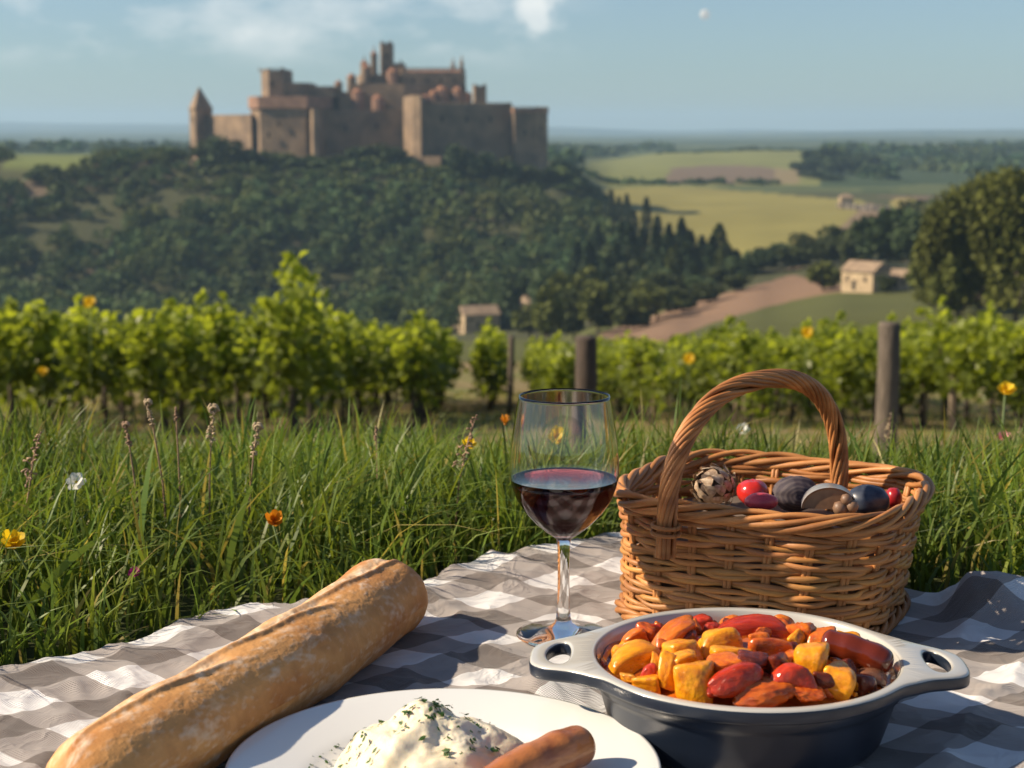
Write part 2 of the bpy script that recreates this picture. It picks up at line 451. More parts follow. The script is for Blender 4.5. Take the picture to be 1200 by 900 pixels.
def tree_proto(kind, height, width, n, size, hue=(1, 1, 1), trunk=.18, shape='round'):
    """returns (crown mesh, trunk mesh) of a unit tree of this kind"""
    key = kind
    if key in TREE_PROTO: return TREE_PROTO[key]
    th = height * trunk
    P, t = crown_points(n, width/2, (height - th)/2, th + (height - th)/2, shape=shape)
    V, q, tt = leaf_cloud(P, size, t)
    cm = np_mesh('crown', V, [q], TREE_LEAF, tint=np.outer(tt, hue), smooth=False)
    b = MB(); r = max(.12, height*.022)
    b.tube([(0, 0, -.6), (.03*height*.1, 0, th), (-.02*height*.2, .01*height, height*.55), (.01, 0, height*.85)], [r*1.3, r, r*.6, r*.15], 7)
    for k in range(5):
        a = k*1.3 + .4; z = th + height*.08*k
        b.tube([(0, 0, z), (math.cos(a)*width*.2, math.sin(a)*width*.2, z + height*.1), (math.cos(a)*width*.34, math.sin(a)*width*.34, z + height*.22)], [r*.5, r*.35, r*.1], 5)
    tob = b.build('trunk', BARK); tm = tob.data; bpy.data.objects.remove(tob)
    TREE_PROTO[key] = (cm, tm, height, width); return TREE_PROTO[key]
def put_tree(name, kind, u, vtop, vbase, d, wpx, label, group, rz=None, on_ground=True):
    cm, tm, H, W = TREE_PROTO[kind]
    p = ground_at(u, d)
    if name == 'large_tree': p.z -= 1.5
    base = p.z
    top = at_y(u, vtop, d).z
    h = max(top - base, 1.0)
    wm = wpx / F * d
    r = empty(name, (p.x, p.y, base), label, 'tree', group, rz if rz is not None else random.uniform(0, 6.28))
    r.scale = (wm / W, wm / W, h / H)
    link('trunk', tm, r); link('crown', cm, r)
    return r
tree_proto('round_a', 9, 9, 1500, .75, (1.0, 1.05, .9), .04)
tree_proto('round_b', 9, 9, 1500, .75, (1.35, 1.3, .75), .04)
tree_proto('round_c', 8, 9, 1500, .75, (.75, .95, 1.0), .04)
tree_proto('conifer', 16, 6, 1500, .8, (.62, .85, .95), .08, 'cone')
tree_proto('cypress', 16, 4, 1200, .6, (.45, .62, .75), .05, 'column')
tree_proto('poplar', 15, 5, 1300, .7, (1.15, 1.2, .8), .1, 'column')
tree_proto('big', 13, 12, 11000, .36, (1.3, 1.2, .62), .02)

# cypresses and conifers down the right flank of the castle hill
for (u, vt, d, wp) in [(716, 222, 560, 10), (725, 230, 555, 9), (734, 227, 550, 10), (757, 231, 520, 12), (770, 252, 510, 12), (742, 246, 530, 12)]:
    put_tree('cypress_tree', 'cypress', u, vt, 0, d, wp, 'thin dark cypress standing against the golden field on the castle hill flank', 'cypresses on the hill flank')
for (u, vt, d, wp) in [(700, 262, 470, 26), (728, 258, 450, 26), (752, 268, 440, 30), (798, 255, 420, 30), (822, 276, 415, 26), (776, 280, 425, 28), (676, 282, 440, 30), (862, 292, 405, 24), (815, 300, 380, 30), (712, 300, 400, 34)]:
    put_tree('conifer_tree', 'conifer', u, vt, 0, d, wp, 'dark pointed conifer in the wood below the castle hill', 'conifers below the castle hill')
for (u, vt, d, wp) in [(842, 262, 400, 20), (790, 290, 390, 22), (850, 285, 392, 22)]:
    put_tree('poplar_tree', 'poplar', u, vt, 0, d, wp, 'light green columnar poplar among the dark conifers', 'poplars among the conifers')
for k, (u, vt, d, wp, kd) in enumerate([(655, 318, 320, 56, 'round_b'), (690, 312, 330, 62, 'round_b'), (672, 338, 290, 54, 'round_a'), (722, 322, 330, 60, 'round_a'), (752, 330, 320, 66, 'round_b'),
        (785, 318, 340, 60, 'round_a'), (818, 322, 340, 52, 'round_c'), (845, 312, 360, 50, 'round_a'), (872, 300, 380, 44, 'round_c'), (640, 306, 380, 60, 'round_c'), (610, 318, 390, 50, 'round_c'), (740, 300, 390, 50, 'round_a'), (765, 312, 370, 46, 'round_c')]):
    put_tree('leafy_tree', kd, u, vt, 0, d, wp, {'round_a': 'mid green round tree in the valley wood behind the vines', 'round_b': 'olive green round tree in the valley wood behind the vines', 'round_c': 'dark green round tree in the valley wood behind the vines'}[kd], 'round trees in the valley wood ' + {'round_a': 'mid green', 'round_b': 'olive', 'round_c': 'dark'}[kd])
put_tree('leafy_tree', 'round_c', 908, 284, 0, 400, 56, 'round dark tree at the top end of the brown ploughed slope', None)
put_tree('bush', 'round_b', 964, 306, 0, 296, 52, 'low rounded olive bush just left of the stone houses', None)['category'] = 'bush'
for (u, vt, d, wp) in [(945, 272, 400, 46), (985, 262, 400, 56), (1010, 250, 380, 50)]:
    put_tree('leafy_tree', 'round_a', u, vt, 0, d, wp, 'green tree in the row between golden field and stone houses', 'trees behind the stone houses')
for (u, vt, d, wp) in [(1040, 240, 345, 76), (1075, 246, 335, 66)]:
    put_tree('leafy_tree', 'round_c', u, vt, 0, d, wp, 'tall dark tree directly behind the stone houses', 'tall trees at the stone houses')
put_tree('large_tree', 'big', 1122, 205, 0, 190, 120, 'large olive green tree right of the stone houses, left of two', None)
put_tree('large_tree', 'big', 1190, 182, 0, 172, 140, 'tallest olive green tree, cut by the right edge of the view', None)
put_tree('large_tree', 'big', 1270, 195, 0, 180, 130, 'large olive green tree at the end of the vineyard', None)
for (u, vt, d, wp) in [(738, 262, 425, 34), (768, 262, 415, 30), (783, 262, 405, 30), (808, 270, 400, 32), (834, 276, 395, 30), (856, 296, 385, 30), (690, 282, 420, 34), (722, 284, 400, 32), (878, 306, 375, 26)]:
    put_tree('conifer_tree', 'conifer', u, vt, 0, d, wp, 'dark pointed conifer in the wood below the castle hill', 'conifers below the castle hill')
for k, (u, vt, d, wp, kd) in enumerate([(700, 330, 280, 60, 'round_b'), (735, 340, 275, 56, 'round_a'), (770, 338, 290, 60, 'round_b'), (800, 336, 300, 54, 'round_a'), (640, 336, 270, 50, 'round_b'), (830, 330, 315, 46, 'round_a'), (862, 320, 330, 40, 'round_a')]):
    put_tree('leafy_tree', kd, u, vt, 0, d, wp, {'round_a': 'mid green round tree in the valley wood behind the vines', 'round_b': 'olive green round tree in the valley wood behind the vines'}[kd], 'round trees in the valley wood ' + {'round_a': 'mid green', 'round_b': 'olive'}[kd])
put_tree('leafy_tree', 'round_c', 892, 292, 0, 385, 50, 'dark round tree below the lower edge of the golden field', None)
for (u, vt, d, wp) in [(930, 284, 385, 52), (968, 276, 390, 54), (1000, 268, 370, 50)]:
    put_tree('leafy_tree', 'round_a', u, vt, 0, d, wp, 'green tree in the row between golden field and stone houses', 'trees behind the stone houses')
for (u, vt, d, wp) in [(1092, 226, 215, 60), (1150, 190, 200, 110)]:
    put_tree('large_tree', 'big', u, vt, 0, d, wp, 'broad olive tree in the thick clump of trees at the right edge', 'broad trees in the right hand clump')
# far trees
for (u, vt, d, wp) in [(945, 186, 1000, 46), (968, 170, 1040, 54), (985, 182, 1000, 44), (1010, 178, 1080, 40), (955, 200, 930, 40), (975, 205, 900, 46)]:
    put_tree('leafy_tree', 'round_c', u, vt, 0, d, wp, 'dark tree in the clump at the right end of the upper field', 'far clump of trees beyond the golden field')

def wood_mass(name, pts, hgt, wid, nper, size, label, hue=(.85, 1, .95)):
    n = len(pts); X = pts[:, 0]; Y = pts[:, 1]; Z = terrain(X, Y)
    k = np.repeat(np.arange(n), nper)
    H = hgt*(.45 + 1.1*rng.random(n)**1.6)*(1 - .58*np.clip((Y - 545)/35, 0, 1)*(Y < 700)); W = wid*(.45 + 1.1*rng.random(n)**1.4)
    d = rng.normal(size=(len(k), 3)); d /= np.linalg.norm(d, axis=1)[:, None]; d[:, 2] = np.abs(d[:, 2])*1.2 - .2
    rr = .7 + .35*rng.random(len(k))
    P = np.stack([X[k] + d[:, 0]*rr*W[k]/2, Y[k] + d[:, 1]*rr*W[k]/2, Z[k] + H[k]*(.35 + .6*d[:, 2]*rr)], 1)
    tt = (.45 + 1.1*fbm(X/40, Y/40) + .35*rng.random(n))[k]*(.88 + .24*rng.random(len(k)))
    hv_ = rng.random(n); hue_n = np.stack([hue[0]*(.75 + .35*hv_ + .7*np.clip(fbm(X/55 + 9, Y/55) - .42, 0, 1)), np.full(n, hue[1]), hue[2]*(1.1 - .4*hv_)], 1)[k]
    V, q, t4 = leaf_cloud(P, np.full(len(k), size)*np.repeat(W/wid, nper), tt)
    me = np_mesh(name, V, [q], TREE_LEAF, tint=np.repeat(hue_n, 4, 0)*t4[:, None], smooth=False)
    o = link(name, me); return tag(o, label, 'woodland', kind='stuff')
def scatter(n, d0, d1, u0, u1, cond=None):
    d = np.sqrt(rng.random(n)*(d1**2 - d0**2) + d0**2); u = u0 + (u1 - u0)*rng.random(n)
    x = (u - 600)/F*d
    if cond is not None:
        m = cond(x, d, u); x, d = x[m], d[m]
    return np.stack([x, d], 1)
CAST_D = 620.0
def hill_ok(x, d, u):
    v = 450 + F*np.tan(np.arctan2(CAM_H - terrain(x, d), d) - PITCH)
    field = in_poly(u, v, [(5, 200), (20, 170), (120, 172), (128, 186), (90, 206)])
    bare = in_poly(u, v, [(628, 215), (668, 218), (690, 250), (665, 262), (632, 245)]) & (rng.random(len(x)) < .8)
    clear = (fbm(x/28, d/28) > .625) & (rng.random(len(x)) < .8) & ((d < 572) | (u < 200))
    castle = (d > 604) & (d < 690) & (u > 215) & (u < 650)
    return ~field & ~bare & ~clear & ~castle & (u < 705 + (d < 520)*25)
wood_mass('hillside_woods', scatter(5200, 400, 690, -350, 735, hill_ok), 7.0, 7.0, 115, .95, 'dark green woods covering the castle hill')
def far_ok(x, d, u):
    v = 450 + F*np.tan(np.arctan2(CAM_H - terrain(x, d), d) - PITCH)
    f1 = in_poly(u, v, [(640, 222), (690, 186), (790, 174), (960, 168), (965, 220)])
    f2 = in_poly(u, v, [(700, 300), (690, 222), (800, 216), (1080, 232), (1060, 256), (955, 294), (860, 300), (760, 305)])
    return ~f1 & ~f2 & (fbm(x/110, d/110) > .50 - .06*(d > 1100))
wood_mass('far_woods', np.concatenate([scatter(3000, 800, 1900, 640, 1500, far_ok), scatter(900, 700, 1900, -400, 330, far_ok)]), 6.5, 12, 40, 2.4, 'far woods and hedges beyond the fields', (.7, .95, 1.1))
hp = np.concatenate([np.stack([(np.linspace(660, 905, 90) + rng.normal(0, 2, 90) - 600)/F*862, np.full(90, 862.) + rng.normal(0, 6, 90)], 1)[rng.random(90) < .8],
                     np.stack([(np.linspace(770, 955, 70) - 600)/F*1420, np.full(70, 1420.) + rng.normal(0, 10, 70)], 1)])
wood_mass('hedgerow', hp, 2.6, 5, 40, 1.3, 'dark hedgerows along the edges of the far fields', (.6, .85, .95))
sp = scatter(420, 440, 560, 880, 1250, lambda x, d, u: ~in_poly(u, d*0 + 1, [(0, 0)]*3) & (u > 1040 + (d - 440)*.2))
wood_mass('scrub', sp, 7, 9, 60, 1.3, 'olive scrub and trees right of the far stone wall', (1.1, 1.05, .8))

# ------------------------------------------------------------------ castle on the hill
STONE = mat('castle_stone', (.28, .198, .125), .9, (.15, .108, .074), .16, 8, bump=.5, bump_scale=1.2, bump_dist=.3, spec=.2)
LEDGE = mat('castle_ledge', (.33, .195, .13), .9, (.22, .13, .09), .3, 6, spec=.2)
ROOF = mat('clay_roof', (.34, .17, .095), .9, (.2, .1, .065), .5, 6, spec=.2)
DARK = mat('dark_opening', (.02, .018, .016), .9)
S_ = CAST_D / F * 0.99
def cx(u): return (u - 432) * S_
def cz(v): return at_y(432, v, CAST_D).z
castle = empty('castle', (at_y(432, 190, CAST_D).x, CAST_D, 0), 'old sandstone castle with battlements and towers crowning the wooded hill', 'castle')
def cprism(name, poly, vt, vb, m=STONE, top=1.0, parent=castle):
    b = MB(); b.prism([(cx(u), dy) for (u, dy) in poly], cz(vb), cz(vt), top_scale=top)
    return b.build(name, m, parent, smooth=False)
def merlons(parent, poly, vt, hpx=4.0, step=5.0, m=STONE):
    n = len(poly)
    for i in range(n):
        a = Vector((cx(poly[i][0]), poly[i][1])); c = Vector((cx(poly[(i+1) % n][0]), poly[(i+1) % n][1]))
        L = (c - a).length; k = max(2, int(L/(step*S_))); d = (c - a)/L; nn = Vector((-d.y, d.x))*.8
        H = hpx*S_; out = [(0, 0)]
        for j in range(k):
            x0, x1 = L*(j + .22)/k, L*(j + .78)/k
            out += [(x0, .3), (x0, H), (x1, H), (x1, .3)]
        out += [(L, 0)]
        b = MB(); z0 = cz(vt) + .003; m_ = len(out)
        P = [(a.x + d.x*x, a.y + d.y*x, z0 + z) for x, z in out]; P += [(p[0] + nn.x, p[1] + nn.y, p[2]) for p in P]
        Fs = [tuple(range(m_)), tuple(range(2*m_ - 1, m_ - 1, -1))] + [(q, (q+1) % m_, m_ + (q+1) % m_, m_ + q) for q in range(m_)]
        b.add(P, Fs); b.build('battlement', m, parent, smooth=False)
def octa(u, dy, r, n=8, rot=.39): return [(u + r*math.cos(2*math.pi*k/n + rot), dy + r*S_*math.sin(2*math.pi*k/n + rot)) for k in range(n)]
def slit(parent, u, v, y, wpx=2.4, hpx=6.5):
    b = MB(); b.box((cx(u), y, cz(v)), (wpx*S_, .5, hpx*S_)); b.build('window', DARK, parent, smooth=False)
# left turret with a pointed roof
t = cprism('turret', [(207, 27), (218, 21), (229, 26), (229, 38), (207, 38)], 127, 205)
b = MB(); b.prism([(cx(u), y) for u, y in ((206, 26.5), (218, 20), (230, 25.5), (230, 39), (206, 39))], cz(127), cz(99), top_scale=.02); b.build('roof', STONE, t, smooth=False)
slit(t, 215, 140, 22.8)
# low wall turning toward the sun
cprism('curtain_wall', [(228, 26), (296, -2), (298, 6), (231, 34)], 134, 200)
# bastion with a faceted, rounded left side
bast = [(288, 22), (290, 10), (297, 2), (308, -4), (362, -7), (380, 14), (380, 40), (290, 40)]
t = cprism('bastion', bast, 127, 205)
cprism('ledge', [(u + (-2 if u < 330 else 2), y - 1.0) for u, y in bast[:5]] + [(384, 12), (384, 41), (288, 41)], 113, 127, LEDGE, parent=t)
slit(t, 330, 145, -6.2); slit(t, 318, 158, -5.6)
# upper block behind the bastion
ub = [(298, 22), (314, 6), (331, 6), (331, 34), (298, 34)]
t = cprism('tower', ub, 83, 114); merlons(t, ub, 83, 3.5, 5)
slit(t, 318, 98, 5.6); 
cprism('upper_wall', [(331, 10), (360, 10), (360, 34), (331, 34)], 96, 114)
cprism('upper_wall', [(360, 12), (388, 12), (388, 34), (360, 34)], 100, 114)
# tall buttress whose left face catches the sun
cprism('buttress', [(361, 2), (374, -18), (380, -18), (380, 10)], 128, 200, top=.92)
# middle curtain wall
cprism('curtain_wall', [(378, 4), (476, 10), (476, 20), (378, 20)], 131, 205)
slit(castle, 404, 150, 4.6); slit(castle, 440, 148, 7)
# great inner mass stepping up to the keep
for (pl, vt) in [([(382, 30), (392, 20), (470, 18), (548, 24), (548, 70), (382, 70)], 106),
                 ([(398, 36), (406, 26), (470, 24), (541, 28), (541, 66), (398, 66)], 96),
                 ([(408, 42), (416, 32), (466, 30), (466, 64), (408, 64)], 84)]:
    cprism('inner_ward', pl, vt, 140)
hall = [(462, 34), (466, 28), (541, 28), (541, 62), (462, 62)]
t = cprism('great_hall', hall, 81, 110)
b = MB(); b.prism([(cx(u), y) for u, y in ((463, 34), (467, 30), (540, 30), (540, 60), (463, 60))], cz(81) + .01, cz(78.5), top_scale=.9); b.build('roof', ROOF, t, smooth=False)
for u in (480, 497, 514, 530): slit(t, u, 92, 27.6, 2, 6)
keep = [(436, 44), (439, 38), (451, 38), (451, 54), (436, 54)]
t = cprism('keep', keep, 46, 110); merlons(t, keep, 46, 3.2, 4.5); slit(t, 446, 60, 37.7); slit(t, 446, 76, 37.7)
cprism('upper_wall', [(451, 38), (466, 38), (466, 54), (451, 54)], 69, 90)
for (u, vt, r, dy) in [(430, 58, 4.5, 38), (419, 70, 5, 34), (423, 76, 6, 30), (405, 88, 6, 28), (391, 96, 5, 22)]:
    t = cprism('turret', octa(u, dy, r), vt, 112)
    b = MB(); b.prism([(cx(p[0]), p[1]) for p in octa(u, dy, r + .8)], cz(vt), cz(vt - r*.9), top_scale=.1); b.build('roof', ROOF, t, smooth=False)
for (u, vt, r) in [(528, 70, 2.6), (538.5, 67, 2.6)]:
    cprism('turret', octa(u, 34, r), vt, 90)
for (u, vt, r, dy) in [(516, 101, 9, 20), (535, 102, 7, 20), (506, 106, 6, 18), (545, 108, 6, 20), (455, 78, 8, 30), (415, 104, 8, 20), (440, 112, 8, 16), (497, 112, 8, 14)]:
    t = cprism('round_tower', octa(u, dy, r, 10), vt + 3, 140, LEDGE)
    b = MB(); b.prism([(cx(p[0]), p[1]) for p in octa(u, dy, r + .6, 10)], cz(vt + 3), cz(vt - 2), top_scale=.35); b.build('roof', ROOF, t, smooth=False)
tw = [(553, 16), (556, 10), (569, 10), (569, 30), (553, 30)]
t = cprism('tower', tw, 102, 135); merlons(t, tw, 102, 3.2, 4.5)
# sunlit great buttress, then the front wall and right bastion
cprism('buttress', [(471, 8), (488, -22), (498, -24), (498, 14)], 113, 208, top=.94)
t = cprism('curtain_wall', [(492, -14), (600, -4), (600, 14), (492, 10)], 123, 215)
for u in (520, 548, 575): slit(t, u, 140, -11.5 + (u - 520)*.09)
cprism('upper_wall', [(569, 12), (600, 12), (600, 30), (569, 30)], 126, 135)
cprism('turret', [(592, 10), (600, 10), (600, 18), (592, 18)], 120, 130)
rb = [(599, -2), (603, -10), (628, -8), (642, 2), (642, 26), (599, 26)]
t = cprism('bastion', rb, 131, 220); 
cprism('ledge', [(u + (1 if u > 610 else -1), y - .6) for u, y in rb], 128, 132.5, LEDGE, parent=t)
slit(t, 615, 155, -9.2); slit(t, 634, 150, -4.0)
for pl_, vt_ in (([(u, y) for u, y in hall], 78.5), ([(492, -14), (600, -4), (600, 14), (492, 10)], 123), ([(378, 4), (476, 10), (476, 20), (378, 20)], 131), ([(u + (1 if u > 610 else -1), y - .6) for u, y in rb], 128)):
    merlons(castle, pl_, vt_, 2.6, 4.5)
for (u_, vt_, dy_, h_) in [(438, 46, 42, 7), (450, 46, 42, 7), (430, 55, 38, 9), (419, 67, 34, 8), (300, 82, 14, 6), (329, 83, 10, 7), (528, 69, 34, 7), (538.5, 66, 34, 7), (555, 101, 14, 6), (568, 101, 14, 6), (463, 69, 40, 6)]:
    b = MB(); b.prism([(cx(p[0]), p[1]) for p in octa(u_, dy_, 1.5, 6)], cz(vt_) - .05, cz(vt_ - h_), top_scale=.1); b.build('pinnacle', STONE, castle, smooth=False)
# rough masonry footing along the front
cprism('terrace_wall', [(430, -16), (520, -26), (520, -20), (430, -8)], 182, 210)
# slope shrubs against the walls
def shrubs():
    P = []
    for (u, v, d, r) in [(240, 172, 600, 3.5), (255, 166, 596, 4.5), (272, 172, 594, 4.5), (290, 182, 594, 4), (232, 180, 600, 3.5), (420, 180, 600, 4), (440, 176, 600, 4), (460, 180, 598, 4), (310, 190, 598, 4), (345, 192, 598, 4), (395, 190, 598, 3.5), (535, 176, 590, 3.2), (550, 180, 590, 3.5), (566, 186, 588, 4), (585, 192, 588, 4), (602, 198, 588, 4), (622, 204, 590, 4), (640, 205, 594, 4)]:
        P.append((u, v, d, r))
    for i, (u, v, d, r) in enumerate(P):
        p = ground_at(u, d); top = at_y(u, v - 9, d).z
        h = max(top - p.z, 2.5)
        cm, tm, H, W = TREE_PROTO['round_c' if i % 2 else 'round_a']
        o = empty('small_tree', (p.x, p.y, p.z), 'small dark tree growing against the foot of the castle wall', 'tree', 'small trees at the castle foot', i*1.7)
        o.scale = (2.6*r/W, 2.6*r/W, h/H)
        link('trunk', tm, o); link('crown', cm, o)
shrubs()

# ------------------------------------------------------------------ houses
CREAM = mat('cream_stone', (.52, .40, .25), .9, (.36, .27, .17), .8, 6, spec=.2)
GREYROOF = mat('brown_roof', (.34, .25, .165), .9, (.22, .16, .11), .8, 6, spec=.2)
def house(u, vb, d, w, dp, h, rz, label, roofh=1.6, m=CREAM):
    p = at_y(u, vb, d); g = ground_at(u, d)
    z0 = g.z
    o = empty('stone_house', (p.x, d, z0), label, 'house', None, rz)
    top = max(h, p.z - z0 + h)
    b = MB(); b.box((0, 0, top/2 - .5), (w, dp, top + 1)); wl = b.build('wall', m, o, smooth=False)
    b = MB(); hw, hd = w/2 + .25, dp/2 + .35
    b.add([(-hw, -hd, top), (hw, -hd, top), (hw, hd, top), (-hw, hd, top), (-hw, 0, top + roofh), (hw, 0, top + roofh)],
          [(0, 1, 5, 4), (2, 3, 4, 5), (0, 4, 3), (1, 2, 5), (0, 3, 2, 1)]); b.build('roof', GREYROOF, o, smooth=False)
    b = MB(); b.box((-w*.1, -dp/2 - .02, top - h + 1.0), (.7, .1, 1.7)); b.build('door', DARK, o, smooth=False)
    for sx_ in (-.32, .25):
        b = MB(); b.box((w*sx_, -dp/2 - .02, top - h*.38), (.5, .1, .8)); b.build('window', DARK, o, smooth=False)
    return o
house(1014, 340, 283, 6.6, 5, 3.4, R(-48), 'cream stone farmhouse beside the low olive bush', 1.7)
house(1058, 338, 284, 4.2, 4, 2.2, R(-40), 'smaller cream stone outbuilding under the tall dark trees', 1.2)
house(561, 384, 400, 9.0, 6, 3.6, R(18), 'pale house with brown roof behind the centre vine row', 2.0)
house(628, 366, 385, 6.0, 5, 2.4, R(24), 'brown house half hidden by olive trees, right of the pale one', 1.8, mat('brown_wall', (.22, .165, .12), .9))
put_tree('bush', 'round_a', 1038, 322, 0, 276, 26, 'small green bush in front of the gap between the stone houses', None)['category'] = 'bush'
put_tree('bush', 'round_b', 1080, 312, 0, 270, 40, 'olive bush covering the right end of the small outbuilding', None)['category'] = 'bush'
put_tree('leafy_tree', 'round_b', 622, 356, 0, 330, 46, 'olive tree growing in front of the brown house in the valley', None)
for (u, vt, d, wp, kd) in [(1088, 262, 205, 56, 'round_b'), (1128, 236, 196, 62, 'round_a'), (1110, 300, 180, 50, 'round_b')]:
    put_tree('leafy_tree', kd, u, vt, 0, d, wp, 'smaller round tree in front of the broad trees at the right edge', 'smaller trees of the right hand clump')
# far stone wall
b = MB()
for k in range(26):
    u = 984 + k*4; dd = 640 - k*3.0
    p = ground_at(u, dd)
    b.box((p.x, dd, p.z + .9), (2.0, 1.2, 2.6 + .8*random.random()), random.uniform(-.2, .2))
o = b.build('stone_wall', mat('wall_stone', (.36, .31, .24), .9, (.2, .17, .14), .6), smooth=False); tag(o, 'long rough stone wall along the far end of the golden field', 'wall')
p = ground_at(990, 642)
o = empty('stone_hut', (p.x, 640, p.z), 'tiny stone hut at the left end of the far stone wall', 'hut')
b = MB(); b.box((0, 0, 2.0), (5, 4, 4.6)); b.build('wall', CREAM, o, smooth=False)
b = MB(); b.prism([(-2.8, -2.3), (2.8, -2.3), (2.8, 2.3), (-2.8, 2.3)], 4.31, 5.6, top_scale=.3); b.build('roof', GREYROOF, o, smooth=False)

# ------------------------------------------------------------------ vineyard
def leaf_fan(P, size, tint, sunny=.5):
    """vine leaves: folded five-sided blades"""
    n = len(P)
    nv = rng.normal(size=(n, 3)); nv[:, 2] += .5; nv /= np.linalg.norm(nv, axis=1)[:, None]
    t = rng.normal(size=(n, 3)); t[:, 2] -= .8; u = t - nv*(t*nv).sum(1)[:, None]; u /= np.linalg.norm(u, axis=1)[:, None]
    w_ = np.cross(nv, u); s = (size*(.6 + .7*rng.random(n)))[:, None]
    q = np.stack([P, P + u*s*.25 + w_*s*.52 + nv*s*.10, P + u*s*.8 + w_*s*.32 + nv*s*.05, P + u*s*1.05 - nv*s*.06,
                  P + u*s*.8 - w_*s*.32 + nv*s*.05, P + u*s*.25 - w_*s*.52 + nv*s*.10], 1).reshape(-1, 3)
    i = np.arange(n)*6
    f = np.concatenate([np.stack([i, i+1, i+2, i+3], 1), np.stack([i, i+3, i+4, i+5], 1)])
    return q, f, np.repeat(tint, 6)
def vine_mesh(seed, n=420, tall=False, top=1.62, bottom=.62):
    r = np.random.default_rng(seed)
    V, Fq, T = [], [], []; 
    P = []; tt = []
    ns = 11
    for s in range(ns):         # shoots rising from the cordon
        bx = r.uniform(-.66, .66); hx = r.uniform(-.15, .15); hy = r.uniform(-.16, .16)
        ht = r.uniform(.75, 1.05)*(top - .75) if s else (top - .70)*1.12
        m = n // ns
        q = r.random(m)
        sway = .10*np.sin(q*4 + s)
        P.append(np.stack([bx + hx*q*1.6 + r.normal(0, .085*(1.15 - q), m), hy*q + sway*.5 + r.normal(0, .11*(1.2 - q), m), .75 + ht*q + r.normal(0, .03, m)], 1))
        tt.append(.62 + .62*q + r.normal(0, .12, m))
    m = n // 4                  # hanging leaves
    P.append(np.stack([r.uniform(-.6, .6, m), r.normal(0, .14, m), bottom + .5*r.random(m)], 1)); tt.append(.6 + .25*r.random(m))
    if tall:
        m = 26; q = r.random(m)
        P.append(np.stack([.05*np.sin(q*9) + r.normal(0, .05, m), r.normal(0, .05, m), 1.4 + .62*q], 1)); tt.append(.95 + .3*r.random(m))
    P = np.concatenate(P); t = np.clip(np.concatenate(tt), .4, 1.5)
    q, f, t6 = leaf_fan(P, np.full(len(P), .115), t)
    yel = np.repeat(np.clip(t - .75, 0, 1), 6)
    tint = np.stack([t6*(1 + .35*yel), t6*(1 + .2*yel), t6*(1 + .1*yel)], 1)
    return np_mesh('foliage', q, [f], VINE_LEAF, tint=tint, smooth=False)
def vine_trunk(seed):
    r = random.Random(seed); b = MB()
    x = 0; pts = []
    for k in range(6):
        pts.append((x, r.uniform(-.02, .02), -.1 + .17*k)); x += r.uniform(-.03, .03)
    b.tube(pts, [.042, .036, .032, .032, .03, .034], 7)
    tp = pts[-1]
    for s in (-1, 1):
        b.tube([tp, (tp[0] + s*.2, 0, tp[2] + .05), (tp[0] + s*.5, .01, tp[2] + .03)], [.026, .018, .012], 6)
    for k in range(5):
        xx = r.uniform(-.45, .45); b.tube([(xx, 0, .78), (xx + r.uniform(-.1, .1), r.uniform(-.1, .1), 1.2)], [.008, .005], 5)
    o = b.build('trunk', VBARK); me = o.data; bpy.data.objects.remove(o); return me
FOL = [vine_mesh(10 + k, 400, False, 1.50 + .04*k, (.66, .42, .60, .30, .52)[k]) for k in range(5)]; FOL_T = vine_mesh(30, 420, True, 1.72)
TRK = [vine_trunk(k) for k in range(4)]
bs = MB(); bs.tube([(.07, .03, -.1), (.08, .03, .9)], .026, 7); so_ = bs.build('stake', PALE_WOOD); STK = so_.data; bpy.data.objects.remove(so_)
def vine(x, y, label, group, k, fol=None, stake=False, sc=1.0):
    r = empty('grapevine', (x, y, tz(x, y)), label, 'vine', group, R(90) + random.uniform(-.25, .25) + (math.pi if k % 2 else 0))
    r.scale = (1, 1, sc)
    link('trunk', TRK[k % 4], r); link('foliage', fol or FOL[k % 5], r)
    if stake: link('stake', STK, r)
    return r
k = 0
LEFT_L = 'leafy grapevine in the vineyard rows left of the grassy aisle'
RIGHT_L = 'leafy grapevine in the vineyard rows right of the grassy aisle'
for (x0, y0, n) in [(-2.35, 17.8, 15), (-3.75, 17.2, 16), (-5.2, 16.8, 17), (-6.7, 16.6, 18), (-8.2, 17, 14)]:
    for i in range(n):
        y = y0 + i*1.25 + random.uniform(-.15, .15); x = x0 - .013*(y - y0) + random.uniform(-.05, .05)
        if x/y < -.47: continue
        k += 1; vine(x, y, LEFT_L, 'grapevines left of the aisle', k, sc=random.uniform(.84, 1.0))
for (x0, y0, n, lab) in [(-1.33, 21.2, 13, 'vine'), (-.40, 29.5, 12, 'vine')]:
    for i in range(n):
        y = y0 + i*1.0; x = x0 - (.010 if y0 < 25 else -.002)*(y - y0) + random.uniform(-.04, .04)
        k += 1
        L = {21.2: 'vine standing at the near end of the row left of the aisle', 29.5: 'vine at the near end of the short row beside the aisle'}[y0] if i == 0 else {21.2: 'grapevine in the row along the left side of the aisle', 29.5: 'grapevine in the short central row along the aisle'}[y0]
        vine(x, y, L, None if i == 0 else 'grapevines of one aisle row at %s' % ('the left' if y0 == 21.2 else 'the centre'), k, sc=random.uniform(.82, .92))
